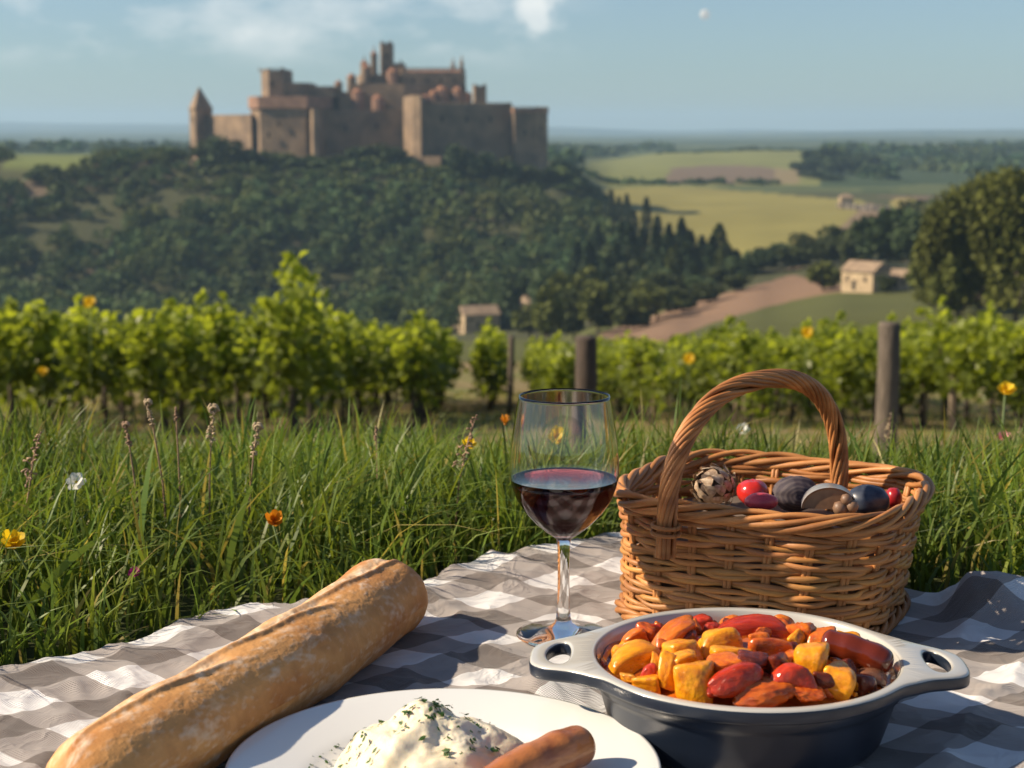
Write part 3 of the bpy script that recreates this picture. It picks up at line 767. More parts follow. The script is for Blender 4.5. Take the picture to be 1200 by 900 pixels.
for (x0, y0, n) in [(.80, 24.5, 16), (1.95, 22.3, 17), (3.15, 21.4, 18), (4.35, 20.7, 18), (5.55, 20.2, 18), (6.75, 19.8, 17), (7.95, 20, 14)]:
    for i in range(n):
        y = y0 + i*1.28 + random.uniform(-.15, .15); x = x0 - .013*(y - y0) + random.uniform(-.05, .05)
        if x/y > .47: continue
        k += 1; vine(x, y, RIGHT_L, 'grapevines right of the aisle', k, stake=(i < 2), sc=random.uniform(.92, 1.06)*min(.97, .74 + .034*max(0, x0 - 1.5)))
tv = vine(-2.32, 16.9, 'grapevine with one tall shoot rising high above the left rows', None, 2, FOL_T)
# posts
WOOD_D = mat('dark_weathered_wood', (.10, .07, .05), .85, (.04, .03, .024), 14, bump=.6, stretch=(6, 6, .6), bump_dist=.01)
def post(u, vt, Y, wpx, label, wood=WOOD):
    p = ground_at(u, Y); top = at_y(u, vt, Y).z; r = wpx/2/F*Y
    b = MB(); h = top - p.z
    pts = [(random.uniform(-.006, .006), 0, -.2), (0, .004, h*.3), (.006, 0, h*.7), (.002, 0, h - .015), (.002, 0, h)]
    b.tube(pts, [r*1.05, r, r*.98, r*.97, r*.86], 14)
    o = b.build('wooden_post', wood); o.location = p; o.rotation_euler = (R(random.uniform(-1.5, 1.5)), R(random.uniform(-2, 2)), 0)
    tag(o, label, 'post')
post(685, 394, 10, 27, 'short dark wooden post behind the wine glass', WOOD_D)
post(1037, 378, 10, 27, 'pale weathered wooden post behind the right end of the basket')
post(597, 394, 26, 7, 'thin wooden post beside the central vine row')

# ------------------------------------------------------------------ picnic blanket
CO = np.array([.115, 1.672]); E1 = np.array([-.782, -.624]); E2 = np.array([.79, -.60])
def cloth_uv(x, y):
    dx, dy = x - CO[0], y - CO[1]; det = E1[0]*E2[1] - E1[1]*E2[0]
    return (dx*E2[1] - dy*E2[0])/det, (E1[0]*dy - E1[1]*dx)/det
BREAD_A = np.array([-.112, 1.346]); BREAD_B = np.array([-.252, .945])
POT = np.array([.166, 1.104]); PLATE = np.array([-.044, .995]); GLASS = np.array([.0436, 1.329]); BASK = np.array([.2335, 1.412])
def flat_mask(x, y):
    def ring(c, r0, r1): d = np.hypot(x - c[0], y - c[1]); return np.clip((d - r0)/(r1 - r0), 0, 1)
    ab = BREAD_B - BREAD_A; t = np.clip(((x - BREAD_A[0])*ab[0] + (y - BREAD_A[1])*ab[1])/(ab @ ab), 0, 1)
    db = np.hypot(x - BREAD_A[0] - t*ab[0], y - BREAD_A[1] - t*ab[1])
    m = np.clip((db - .022)/.05, 0, 1)
    for c, r0, r1 in ((POT, .095, .15), (PLATE, .095, .15), (GLASS, .042, .075), (BASK, .145, .18)): m = np.minimum(m, ring(c, r0, r1))
    return m*m*(3 - 2*m)
def cloth_z(x, y, u, v):
    wx = fbm(x*6 + 3, y*6) - .5; wy = fbm(x*6 + 31, y*6 + 9) - .5
    h = np.zeros_like(x)
    for (ax, ay, A, ph, sh) in [(28, 34, .0060, .4, 1.5), (-42, 22, .0042, 1.9, 2.0), (60, 12, .0034, 4.1, 1.6), (15, -75, .0030, 2.2, 1.8), (95, 70, .0016, .9, 1.4)]:
        s = np.sin(x*ax + y*ay + ph + 6.5*wx + 4*wy*(1 if A > .003 else 2))
        h += .62*A*((1 - np.abs(s))**sh)*(.35 + 1.3*fbm(x*5 + ph, y*5 - ph))
    h += .005*(fbm(x*9, y*9) - .45) + .0016*(fbm(x*40, y*40) - .5)
    ed = np.minimum(u, v)
    lift = np.exp(-((ed - .05)/.05)**2)*.013*fbm(x*8 + 11, y*8 + 4)
    # a soft roll of cloth to the right of the basket
    rr = np.exp(-(((x - .44)/.07)**2 + ((y - 1.40)/.035)**2))*.030 + np.exp(-(((x - .50)/.05)**2 + ((y - 1.30)/.06)**2))*.022
    bump2 = np.exp(-(((x - .03)/.05)**2 + ((y - 1.175)/.025)**2))*.014
    m = flat_mask(x, y)
    z = .0045 + np.maximum(h + lift + rr + bump2, 0)*m
    drop = np.clip(-(ed - .012)/.012, 0, 1)
    return z - drop*.006
def make_cloth():
    n = 460
    u = np.linspace(0, 1.45, n); v = np.linspace(0, 1.35, n); U, Vv = np.meshgrid(u, v)
    X = CO[0] + U*E1[0] + Vv*E2[0]; Y = CO[1] + U*E1[1] + Vv*E2[1]
    # wavy hem
    X = X + .010*np.sin(U*21 + 1)*np.exp(-Vv/.06) ; Y = Y + .014*(np.sin(U*17) + .5*np.sin(U*41))*np.exp(-Vv/.07) + .014*(np.sin(Vv*19 + 2) + .4*np.sin(Vv*47))*np.exp(-U/.07)
    Z = cloth_z(X, Y, U, Vv)
    V3 = np.stack([X, Y, Z], -1).reshape(-1, 3)
    wob = .006*(fbm(X*7, Y*7) - .5)
    uv = np.stack([U + wob, Vv - wob], -1).reshape(-1, 2)
    i = np.arange(n*n).reshape(n, n)
    q = np.stack([i[:-1, :-1], i[:-1, 1:], i[1:, 1:], i[1:, :-1]], -1).reshape(-1, 4)
    m = bpy.data.materials.new('gingham'); m.use_nodes = True
    N = m.node_tree.nodes; L = m.node_tree.links; N.clear()
    out = N.new('ShaderNodeOutputMaterial'); p = N.new('ShaderNodeBsdfPrincipled'); p.inputs['Roughness'].default_value = .9
    p.inputs['Specular IOR Level'].default_value = .15; p.inputs['Sheen Weight'].default_value = .25
    uvn = N.new('ShaderNodeUVMap'); sep = N.new('ShaderNodeSeparateXYZ'); L.new(uvn.outputs[0], sep.inputs[0])
    fr = []
    for ax in ('X', 'Y'):
        a = N.new('ShaderNodeMath'); a.operation = 'MULTIPLY'; a.inputs[1].default_value = 1/.088; L.new(sep.outputs[ax], a.inputs[0])
        f_ = N.new('ShaderNodeMath'); f_.operation = 'FRACT'; L.new(a.outputs[0], f_.inputs[0])
        g = N.new('ShaderNodeMath'); g.operation = 'GREATER_THAN'; g.inputs[1].default_value = .5; L.new(f_.outputs[0], g.inputs[0])
        fr.append(g)
    s = N.new('ShaderNodeMath'); s.operation = 'ADD'; L.new(fr[0].outputs[0], s.inputs[0]); L.new(fr[1].outputs[0], s.inputs[1])
    hlf = N.new('ShaderNodeMath'); hlf.operation = 'MULTIPLY'; hlf.inputs[1].default_value = .5; L.new(s.outputs[0], hlf.inputs[0])
    rp = N.new('ShaderNodeValToRGB'); rp.color_ramp.interpolation = 'CONSTANT'
    e = rp.color_ramp.elements; e[0].position = 0; e[0].color = (.74, .74, .74, 1); e[1].position = .3; e[1].color = (.35, .315, .295, 1)
    e2 = e.new(.75); e2.color = (.155, .130, .115, 1)
    L.new(hlf.outputs[0], rp.inputs[0])
    nz = N.new('ShaderNodeTexNoise'); nz.inputs['Scale'].default_value = 14; nz.inputs['Detail'].default_value = 8
    L.new(uvn.outputs[0], nz.inputs['Vector'])
    mr = N.new('ShaderNodeMapRange'); mr.inputs[1].default_value = .3; mr.inputs[2].default_value = .7; mr.inputs[3].default_value = .82; mr.inputs[4].default_value = 1.1
    L.new(nz.outputs[0], mr.inputs[0])
    mu = N.new('ShaderNodeMix'); mu.data_type = 'RGBA'; mu.blend_type = 'MULTIPLY'; mu.inputs[0].default_value = 1
    L.new(rp.outputs[0], mu.inputs[6]); L.new(mr.outputs[0], mu.inputs[7]); L.new(mu.outputs[2], p.inputs['Base Color'])
    # weave
    w1 = N.new('ShaderNodeTexWave'); w1.bands_direction = 'X'; w1.inputs['Scale'].default_value = 190; w1.inputs['Distortion'].default_value = .6; L.new(uvn.outputs[0], w1.inputs[0])
    w2 = N.new('ShaderNodeTexWave'); w2.bands_direction = 'Y'; w2.inputs['Scale'].default_value = 190; w2.inputs['Distortion'].default_value = .6; L.new(uvn.outputs[0], w2.inputs[0])
    ad = N.new('ShaderNodeMath'); ad.operation = 'ADD'; L.new(w1.outputs['Fac'], ad.inputs[0]); L.new(w2.outputs['Fac'], ad.inputs[1])
    nb = N.new('ShaderNodeTexNoise'); nb.inputs['Scale'].default_value = 160; nb.inputs['Detail'].default_value = 4; L.new(uvn.outputs[0], nb.inputs['Vector'])
    ad2 = N.new('ShaderNodeMath'); ad2.operation = 'ADD'; L.new(ad.outputs[0], ad2.inputs[0]); L.new(nb.outputs[0], ad2.inputs[1])
    # fine creases
    cn_ = N.new('ShaderNodeTexNoise'); cn_.inputs['Scale'].default_value = 16; cn_.inputs['Detail'].default_value = 3; cn_.inputs['Distortion'].default_value = 1.2; L.new(uvn.outputs[0], cn_.inputs['Vector'])
    c1 = N.new('ShaderNodeMath'); c1.operation = 'SUBTRACT'; c1.inputs[1].default_value = .5; L.new(cn_.outputs[0], c1.inputs[0])
    c2 = N.new('ShaderNodeMath'); c2.operation = 'ABSOLUTE'; L.new(c1.outputs[0], c2.inputs[0])
    c3 = N.new('ShaderNodeMapRange'); c3.inputs[1].default_value = 0; c3.inputs[2].default_value = .07; c3.inputs[3].default_value = 1; c3.inputs[4].default_value = 0; L.new(c2.outputs[0], c3.inputs[0])
    bp0 = N.new('ShaderNodeBump'); bp0.inputs['Strength'].default_value = .32; bp0.inputs['Distance'].default_value = .0035; L.new(c3.outputs[0], bp0.inputs['Height'])
    bp = N.new('ShaderNodeBump'); bp.inputs['Strength'].default_value = .6; bp.inputs['Distance'].default_value = .0007; L.new(bp0.outputs[0], bp.inputs['Normal'])
    L.new(ad2.outputs[0], bp.inputs['Height']); L.new(bp.outputs[0], p.inputs['Normal']); L.new(p.outputs[0], out.inputs[0])
    me = np_mesh('picnic_blanket', V3, [q], m, uv=uv)
    o = link('picnic_blanket', me); tag(o, 'rumpled grey, brown and white checked picnic blanket spread on the grass', 'blanket')
make_cloth()
BZ = .0055     # top of the flattened blanket under things

# ------------------------------------------------------------------ grass
def grass_mesh():
    zones = [(30000, 1.15, 2.4, 1.15, .0034, (.07, .175)), (30000, 2.4, 5.0, 2.2, .0042, (.06, .15)), (20000, 5.0, 14.0, 5.4, .008, (.05, .13)), (9000, 14, 42, 17, .02, (.05, .14))]
    BX, BY, H, W, TN, LEAN = [], [], [], [], [], []
    for zi, (n, y0, y1, hw, wd, (h0, h1)) in enumerate(zones):
        y = np.sqrt(rng.random(n)*(y1**2 - y0**2) + y0**2); x = (rng.random(n)*2 - 1)*np.minimum(hw, .42*y + .45)
        if zi == 0:              # tufts
            tn = 900; ti = rng.integers(0, tn, n); tx = x[:tn].copy(); ty = y[:tn].copy()
            use = rng.random(n) < .55
            x = np.where(use, tx[ti] + rng.normal(0, .014, n), x); y = np.where(use, ty[ti] + rng.normal(0, .014, n), y)
        u, v = cloth_uv(x, y)
        edge = np.minimum(u, v)
        ok = (edge < -.004) | (y > 2.4)
        x, y, edge = x[ok], y[ok], edge[ok]; n = len(x)
        patch = np.clip(.5 + 1.5*(fbm(x*5, y*5) - .5), .1, 1.1)
        h = (h0 + (h1 - h0)*rng.random(n)**1.2)*(.65 + .75*patch)
        h = h*np.where(zi == 0, np.clip(.55 + (-edge)*2.6, .5, 1.0), 1)
        cap = (.43 - (.166 + .045*np.clip(fbm(x*4.5 + 2, y*3.2) - .30, 0, .5)/.5*1.0 + .008*rng.random(n))*y - terrain(x, y))/np.where(rng.random(n) < .12, .66, .80)
        h = np.where(y < 3.2, np.minimum(h, np.maximum(cap, .03)), h)
        BX.append(x); BY.append(y); H.append(h); W.append(wd*(.6 + .9*rng.random(n)))
        t = .30 + 1.05*fbm(x*3.5 + 5, y*3.5) + .45*rng.random(n) - .2
        TN.append(t*(1.0 if zi < 3 else .9)); LEAN.append(np.full(n, zi))
    x = np.concatenate(BX); y = np.concatenate(BY); h = np.concatenate(H); w_ = np.concatenate(W); t = np.concatenate(TN); zi = np.concatenate(LEAN)
    n = len(x); z = terrain(x, y) - .005
    th = rng.random(n)*2*math.pi; lean = np.stack([np.cos(th), np.sin(th)], 1) + np.array([.18, -.1])
    bend = .15 + .75*rng.random(n)**1.6
    fold = rng.random(n) < .12; bend = np.where(fold, 1.2, bend)
    fa = rng.random(n)*math.pi; side = np.stack([np.cos(fa), np.sin(fa), np.zeros(n)], 1)
    V = np.zeros((n, 9, 3), np.float32)
    lv = [0, .3, .58, .82, 1.0]; wl = [.8, 1.0, .85, .5]
    for i, tt in enumerate(lv):
        zz = h*(tt - .42*np.clip(bend, 0, 1.1)*tt**2.6); rr = h*bend*tt**2
        c = np.stack([x + lean[:, 0]*rr, y + lean[:, 1]*rr, z + zz], 1)
        if i < 4:
            s = side*(w_*wl[i]*.5)[:, None]; V[:, 2*i] = c - s; V[:, 2*i + 1] = c + s
        else: V[:, 8] = c
    o = np.arange(n)[:, None]*9
    q = np.concatenate([o + np.array([0, 1, 3, 2]), o + np.array([2, 3, 5, 4]), o + np.array([4, 5, 7, 6])]); tr = o + np.array([6, 7, 8])
    dry = (rng.random(n) < np.where(zi == 3, .6, .06)); yel = rng.random(n)
    tint = np.stack([t*(.85 + .5*yel), t*(.95 + .15*yel), t*(1.05 - .3*yel)], 1)
    tint = np.where(dry[:, None], np.stack([t*2.6, t*1.45, t*2.2], 1), tint)
    me = np_mesh('grass', V.reshape(-1, 3), [q, tr], GRASS, tint=np.repeat(tint, 9, 0))
    o = link('grass', me); tag(o, 'long green meadow grass around the blanket and under the vines', 'grass', kind='stuff')
grass_mesh()

# ------------------------------------------------------------------ flowers and seed heads
STEM = mat('flower_stem', (.10, .15, .04), .6)
YEL = mat('yellow_petal', (.86, .64, .02), .5, (.82, .54, .01), 60, transl=.5)
ORG = mat('orange_petal', (.75, .33, .02), .5, (.6, .2, .01), 60, transl=.3)
MAG = mat('magenta_petal', (.42, .03, .22), .5, transl=.3)
PNK = mat('pink_petal', (.72, .30, .33), .5, transl=.3)
WHT = mat('white_petal', (.75, .75, .70), .5, transl=.3)
SEED = mat('dry_seed_head', (.36, .24, .15), .85, (.2, .12, .08), 80)
SEEDP = mat('pale_seed_head', (.48, .38, .24), .85, (.3, .22, .13), 80)
def petals(bm_, c, r, n, cup, seed):
    rr = random.Random(seed)
    for k in range(n):
        a = 2*math.pi*k/n + rr.uniform(-.15, .15); d = Vector((math.cos(a), math.sin(a), 0)); s = Vector((-math.sin(a), math.cos(a), 0))
        L_ = r*rr.uniform(.85, 1.1); wv = r*.42
        P = [c, c + d*L_*.45 + s*wv + Vector((0, 0, cup*L_*.45)), c + d*L_*.85 + s*wv*.7 + Vector((0, 0, cup*L_*.9)), c + d*L_ + Vector((0, 0, cup*L_*.95)),
             c + d*L_*.85 - s*wv*.7 + Vector((0, 0, cup*L_*.9)), c + d*L_*.45 - s*wv + Vector((0, 0, cup*L_*.45))]
        bm_.add(P, [(0, 1, 2, 3), (0, 3, 4, 5)])
def flower(u, v, Y, rpx, m, label, n=7, cup=.5, tilt=(0, 0), seed=1):
    top = at_y(u, v, Y); g = Vector((top.x + random.uniform(-.02, .02), top.y + .01, tz(top.x, top.y)))
    o = empty('wildflower', g, label, 'flower')
    b = MB(); tp = top - g; b.tube([(0, 0, -.01), (tp.x*.2, tp.y*.2, tp.z*.5), tuple(tp - Vector((0, 0, .002)))], [min(.004, rpx/F*Y*.13)]*2 + [min(.003, rpx/F*Y*.10)], 6); b.build('stem', STEM, o)
    b = MB(); r = rpx/F*Y
    petals(b, Vector((0, 0, 0)), r, n, cup, seed); petals(b, Vector((0, 0, r*.08)), r*.7, n, cup*1.7 + .3, seed + 9)
    f_ = b.build('petals', m, o); f_.location = tp; f_.rotation_euler = (R(tilt[0]), R(tilt[1]), 0)
    b = MB(); b.lathe([(0, -r*.3), (r*.22, -r*.12), (r*.26, r*.08), (r*.12, r*.24), (0, r*.26)], 10); c_ = b.build('flower_centre', m if m is not WHT else YEL, o); c_.location = tp
flower(16, 640, 1.42, 16, YEL, 'yellow flower in the grass at the far left', 7, .9, (35, 10), 3)
flower(320, 612, 1.50, 12, ORG, 'orange drooping flower in the grass above the bread', 6, 1.3, (50, 25), 4)
flower(651, 512, 1.95, 12, YEL, 'yellow flower seen through the wine glass', 8, .35, (55, 0), 5)
flower(549, 522, 1.75, 9, YEL, 'small yellow flower left of the wine glass', 6, .8, (45, 15), 6)
flower(592, 497, 1.9, 7, ORG, 'tiny orange flower bud just left of the glass rim', 5, 1.2, (10, 0), 7)
flower(1178, 460, 2.6, 12, YEL, 'yellow flower on a tall stem at the far right', 8, .6, (30, 0), 8)
flower(1176, 515, 2.3, 10, PNK, 'pink flower at the far right below the tall yellow one', 9, .5, (30, 0), 9)
flower(158, 672, 1.40, 8, MAG, 'small magenta flower low in the grass at left', 8, .6, (45, 0), 10)
flower(90, 566, 1.55, 13, WHT, 'white flower in the left grass', 6, .4, (50, 0), 11)
flower(1108, 553, 2.0, 6, YEL, 'tiny yellow flower in the grass right of the basket', 6, .5, (40, 0), 12)
flower(870, 505, 2.6, 9, WHT, 'pale flower in the grass seen under the basket handle', 6, .5, (40, 0), 13)
for i, (u, v, Y, r_) in enumerate([(105, 355, 17.0, 8), (807, 421, 19.5, 8), (945, 390, 20, 8), (50, 436, 16.8, 7)]):
    flower(u, v, Y, r_, YEL, ['yellow bloom high above the left end of the vines', 'yellow bloom low in the vines above the basket handle', 'yellow bloom in the vines left of the pale post', 'yellow bloom low on the vines at far left',
        'yellow bloom at the top of the right vine row', 'small yellow bloom in the vines above the wine glass'][i], 8, .4, (60, 0), 20 + i)
def seedhead(u, v, Y, lpx, lean, label, m=SEED, curl=False, seed=1):
    r = random.Random(seed); top = at_y(u, v, Y); g = Vector((top.x - lean*.05, top.y + .01, tz(top.x, top.y)))
    o = empty('seed_head_grass', g, label, 'grass stalk'); tp = top - g
    b = MB(); b.tube([(0, 0, -.01), (tp.x*.25, tp.y*.3, tp.z*.5), (tp.x*.7, tp.y*.8, tp.z*.85), tuple(tp)], [.0011, .0010, .0008, .0006], 6); b.build('stalk', SEED, o)
    b = MB(); L_ = lpx/F*Y; dr = (tp - Vector((tp.x*.7, tp.y*.8, tp.z*.85))).normalized()
    for k in range(26):
        q = k/25; c = tp - dr*L_*q; a = r.uniform(0, 6.28); rad = L_*.13*(.4 + q*.9 if q < .6 else 1.1)
        e = c + Vector((math.cos(a)*rad, math.sin(a)*rad, r.uniform(-.1, .35)*rad*2)); mid = c.lerp(e, .5) + Vector((0, 0, rad*.25))
        b.tube([c, mid, e, e + (e - mid)*.15], [.0004, .0008, .0013, .0003], 5)
    if curl:
        for s in range(3):
            pts = [tp + Vector((math.cos(t_*.8 + s*2)*L_*.18*(1 - t_/9), .002*s, math.sin(t_*.8 + s*2)*L_*.18*(1 - t_/9) + L_*.05*s)) for t_ in range(8)]
            b.tube(pts, .0014, 5)
    b.build('seed_head', m, o)
SH = [(47, 508, 1.55, 70, .5, 'brown dried seed head leaning at the far left', SEED, False), (147, 500, 1.6, 26, -.2, 'thin bent seed stalk second from left', SEED, True), (173, 474, 1.62, 28, -.3, 'curled seed head highest of the left stalks', SEEDP, True),
      (206, 478, 1.65, 16, 0, 'slim stalk with a small bent tip', SEED, False), (250, 482, 1.62, 40, .2, 'branched brown seed head above the left grass', SEEDP, True), (302, 503, 1.6, 36, .3, 'pale curled seed head right of the branched one', SEEDP, True),
      (558, 488, 1.68, 66, .5, 'brown seed head leaning beside the small yellow flower', SEED, False), (441, 500, 1.75, 20, 0, 'short seed head in the middle grass', SEED, False), (1044, 486, 2.5, 34, .1, 'pale fluffy seed head behind the right end of the basket', SEEDP, False),
      (1195, 500, 2.3, 22, 0, 'small pale seed head at the right edge', SEEDP, False)]
for i, (u, v, Y, l_, ln, lab, m_, c_) in enumerate(SH): seedhead(u, v, Y, l_, ln, lab, m_, c_, i)
# broad arching blades that stand out
def long_blade(u0, v0, u1, v1, Y0, Y1, wd, label, tint):
    a = at_y(u0, v0, Y0); a.z = tz(a.x, a.y); e = at_y(u1, v1, Y1); m_ = a.lerp(e, .5) + Vector((0, 0, .035))
    n = 12; P = []; Fs = []
    for k in range(n + 1):
        q = k/n; p = a*(1-q)**2 + m_*2*q*(1-q) + e*q*q; ww = wd*math.sin(math.pi*min(1, q*.85 + .15))*.5 + .0003
        s = (e - a).cross(Vector((0, 1, .4))).normalized()*ww
        P += [p - s, p + s + Vector((0, .001, 0))]
    for k in range(n): Fs.append((2*k, 2*k+1, 2*k+3, 2*k+2))
    b = MB(); b.add(P, Fs, 0, tint); o = b.build('grass_blade', GRASS, tint=True); tag(o, label, 'grass blade')
long_blade(5, 720, 140, 622, 1.36, 1.42, .007, 'long broad grass blade arching from the far left edge', (1.2, 1.15, .9))
long_blade(255, 670, 300, 560, 1.45, 1.55, .006, 'broad light grass blade left of the orange flower', (1.4, 1.3, .8))
long_blade(640, 640, 545, 600, 1.62, 1.62, .006, 'grass blade drooping over the blanket beside the glass', (1.1, 1.1, .8))
long_blade(1075, 600, 1160, 535, 1.9, 2.0, .012, 'broad grass blade leaning right of the basket', (.9, 1.05, .9))
long_blade(155, 690, 180, 520, 1.45, 1.55, .006, 'tall upright grass blade in the left grass', (.9, 1.0, .8))

# ------------------------------------------------------------------ baguette
def make_bread():
    nt_, na = 620, 240
    ax = np.array([BREAD_B[0] - BREAD_A[0], BREAD_B[1] - BREAD_A[1], 0.0]); L_ = np.linalg.norm(ax); ax /= L_
    L_ += .066; a0 = np.array([BREAD_A[0], BREAD_A[1], 0]) - ax*.033
    side = np.array([-ax[1], ax[0], 0])      # points to the right of the loaf (towards +X)
    if side[0] < 0: side = -side
    T = np.linspace(0, 1, nt_)**1.0; TH = np.linspace(0, 2*np.pi, na, endpoint=False)
    tt, th = np.meshgrid(T, TH, indexing='ij')
    s = tt*L_
    endf = np.clip(np.minimum(s/.040, (L_ - s)/.060), 0, 1)
    prof = np.sqrt(1 - (1 - endf)**2.2)
    rad = prof*(1 + .02*np.sin(s*34 + 1) + .02*np.sin(s*71))*(1 - .10*np.clip((tt - .55)/.45, 0, 1))
    rx, rz = .0395, .0335
    # slash pattern on the upper left: long diagonal cuts
    q = th/(2*np.pi)             # 0 = right, .25 = top, .5 = left
    cut = np.zeros_like(tt); ridge = np.zeros_like(tt); pale = np.zeros_like(tt)
    wobl = .012*(fbm(s*60, th*2) - .5)
    for (t0, t1, q0, q1) in [(.03, .40, .245, .345), (.31, .69, .25, .35), (.61, .97, .255, .345)]:
        f = np.clip((tt - t0)/(t1 - t0), 0, 1); line = q0 + (q1 - q0)*f + wobl
        amp = np.sin(np.pi*f)**.6*((tt > t0) & (tt < t1))
        dq = q - line
        cut += amp*np.exp(-(dq/.026)**2); pale += amp*np.exp(-((dq - .006)/.036)**2)
        ridge += amp*np.exp(-((dq + .040)/.013)**2)
    n1 = fbm(s*45, q*24 + 3); n2 = fbm(s*160 + 9, q*70); n3 = fbm(s*18 + 2, q*7)
    disp = 1 - .15*cut + .10*ridge + .03*(n1 - .5) + .010*(n2 - .5) + .008*(fbm(s*420, q*180) - .5) + .045*(n3 - .5) + .13*cut*(fbm(s*150, q*40) - .5)
    rr = rad*disp
    cxx = np.cos(th)*rx*rr; czz = np.sin(th)*rz*rr
    czz = np.where(czz < -.026, -.026 + (czz + .026)*.3, czz)
    bend = .010*np.sin(np.pi*tt)*0 + .006*np.sin(tt*5)
    P = a0 + ax*s[..., None] + side*(cxx + bend)[..., None] + np.array([0, 0, 1.])*(czz + BZ + .0280)[..., None]
    # crust colours
    crust = np.array([.66, .34, .12]); dark = np.array([.40, .145, .036]); crumb = np.array([.90, .74, .52]); flour = np.array([.86, .75, .60])
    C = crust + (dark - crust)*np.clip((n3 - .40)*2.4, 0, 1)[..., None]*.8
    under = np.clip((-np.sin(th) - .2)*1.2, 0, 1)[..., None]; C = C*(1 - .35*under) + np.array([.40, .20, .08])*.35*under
    pp = np.clip(pale*(.25 + 1.4*n2), 0, 1)[..., None]; C = C*(1 - pp*.92) + crumb*pp*.92
    rd = np.clip(ridge, 0, 1)[..., None]; C = C*(1 - .45*rd) + np.array([.30, .11, .03])*.45*rd
    fl = np.clip((n2*.7 + n1*.6 - .66)*3.0, 0, 1)*np.clip(1.15 - np.abs(np.cos(th))*.4, 0, 1); fl = fl[..., None]*.58
    C = C*(1 - fl) + flour*fl
    P = P.reshape(-1, 3); i = np.arange(nt_*na).reshape(nt_, na)
    qd = np.stack([i[:-1], np.roll(i, -1, 1)[:-1], np.roll(i, -1, 1)[1:], i[1:]], -1).reshape(-1, 4)
    c = a0 + ax*L_*.5; P = P - np.array([c[0], c[1], 0])
    m = mat('bread_crust', (1, 1, 1), .62, (.86, .84, .80), 90, 6, tint=True, bump=.45, bump_scale=230, bump_dist=.0012, spec=.3)
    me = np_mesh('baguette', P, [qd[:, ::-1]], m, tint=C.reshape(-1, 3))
    o = link('baguette', me); o.location = (c[0], c[1], 0)
    tag(o, 'golden crusty bread loaf with slashed floury top lying on the blanket', 'bread')
make_bread()

# ------------------------------------------------------------------ plate, mash, sausage
CHINA = mat('white_china', (.74, .75, .73), .12, spec=.5, coat=.3)
pl = MB()
pl.lathe([(0, .0085), (.070, .0085), (.080, .0095), (.088, .0135), (.096, .0160), (.130, .0205), (.1375, .0222), (.1395, .0222), (.1400, .0208), (.136, .0185), (.100, .0125), (.088, .0060), (.076, .0022), (.060, .0012), (0, .0012)], 128)
po = pl.build('dinner_plate', CHINA); po.location = (PLATE[0], PLATE[1], BZ); tag(po, 'white round china plate holding mash and sausage', 'plate')
MASH = mat('mashed_potato', (.80, .73, .57), .5, (.74, .63, .43), 45, 5, bump=.4, bump_scale=130, bump_dist=.002, sss=.15, spec=.4)
def mash_h(x, y):
    r = math.hypot(x/.064, y/.056)
    h = .036*max(0, 1 - r**2.3)**.62 if r < 1 else 0
    n = mnoise.fractal(Vector((x*38, y*38, 2.1)), .8, 2.0, 4); n2 = mnoise.noise(Vector((x*90, y*90, 5)))
    ang_ = math.atan2(y, x); sw = math.sin(ang_*3 + r*7 + 2*mnoise.noise(Vector((x*20, y*20, 0))))
    k = min(1, max(0, (1.05 - r)*3))
    return h + k*(.0036*n + .0012*n2 + .0030*sw*min(1, r*1.4)) + .012*math.exp(-((x + .006)**2 + (y - .012)**2)/.0004)*k
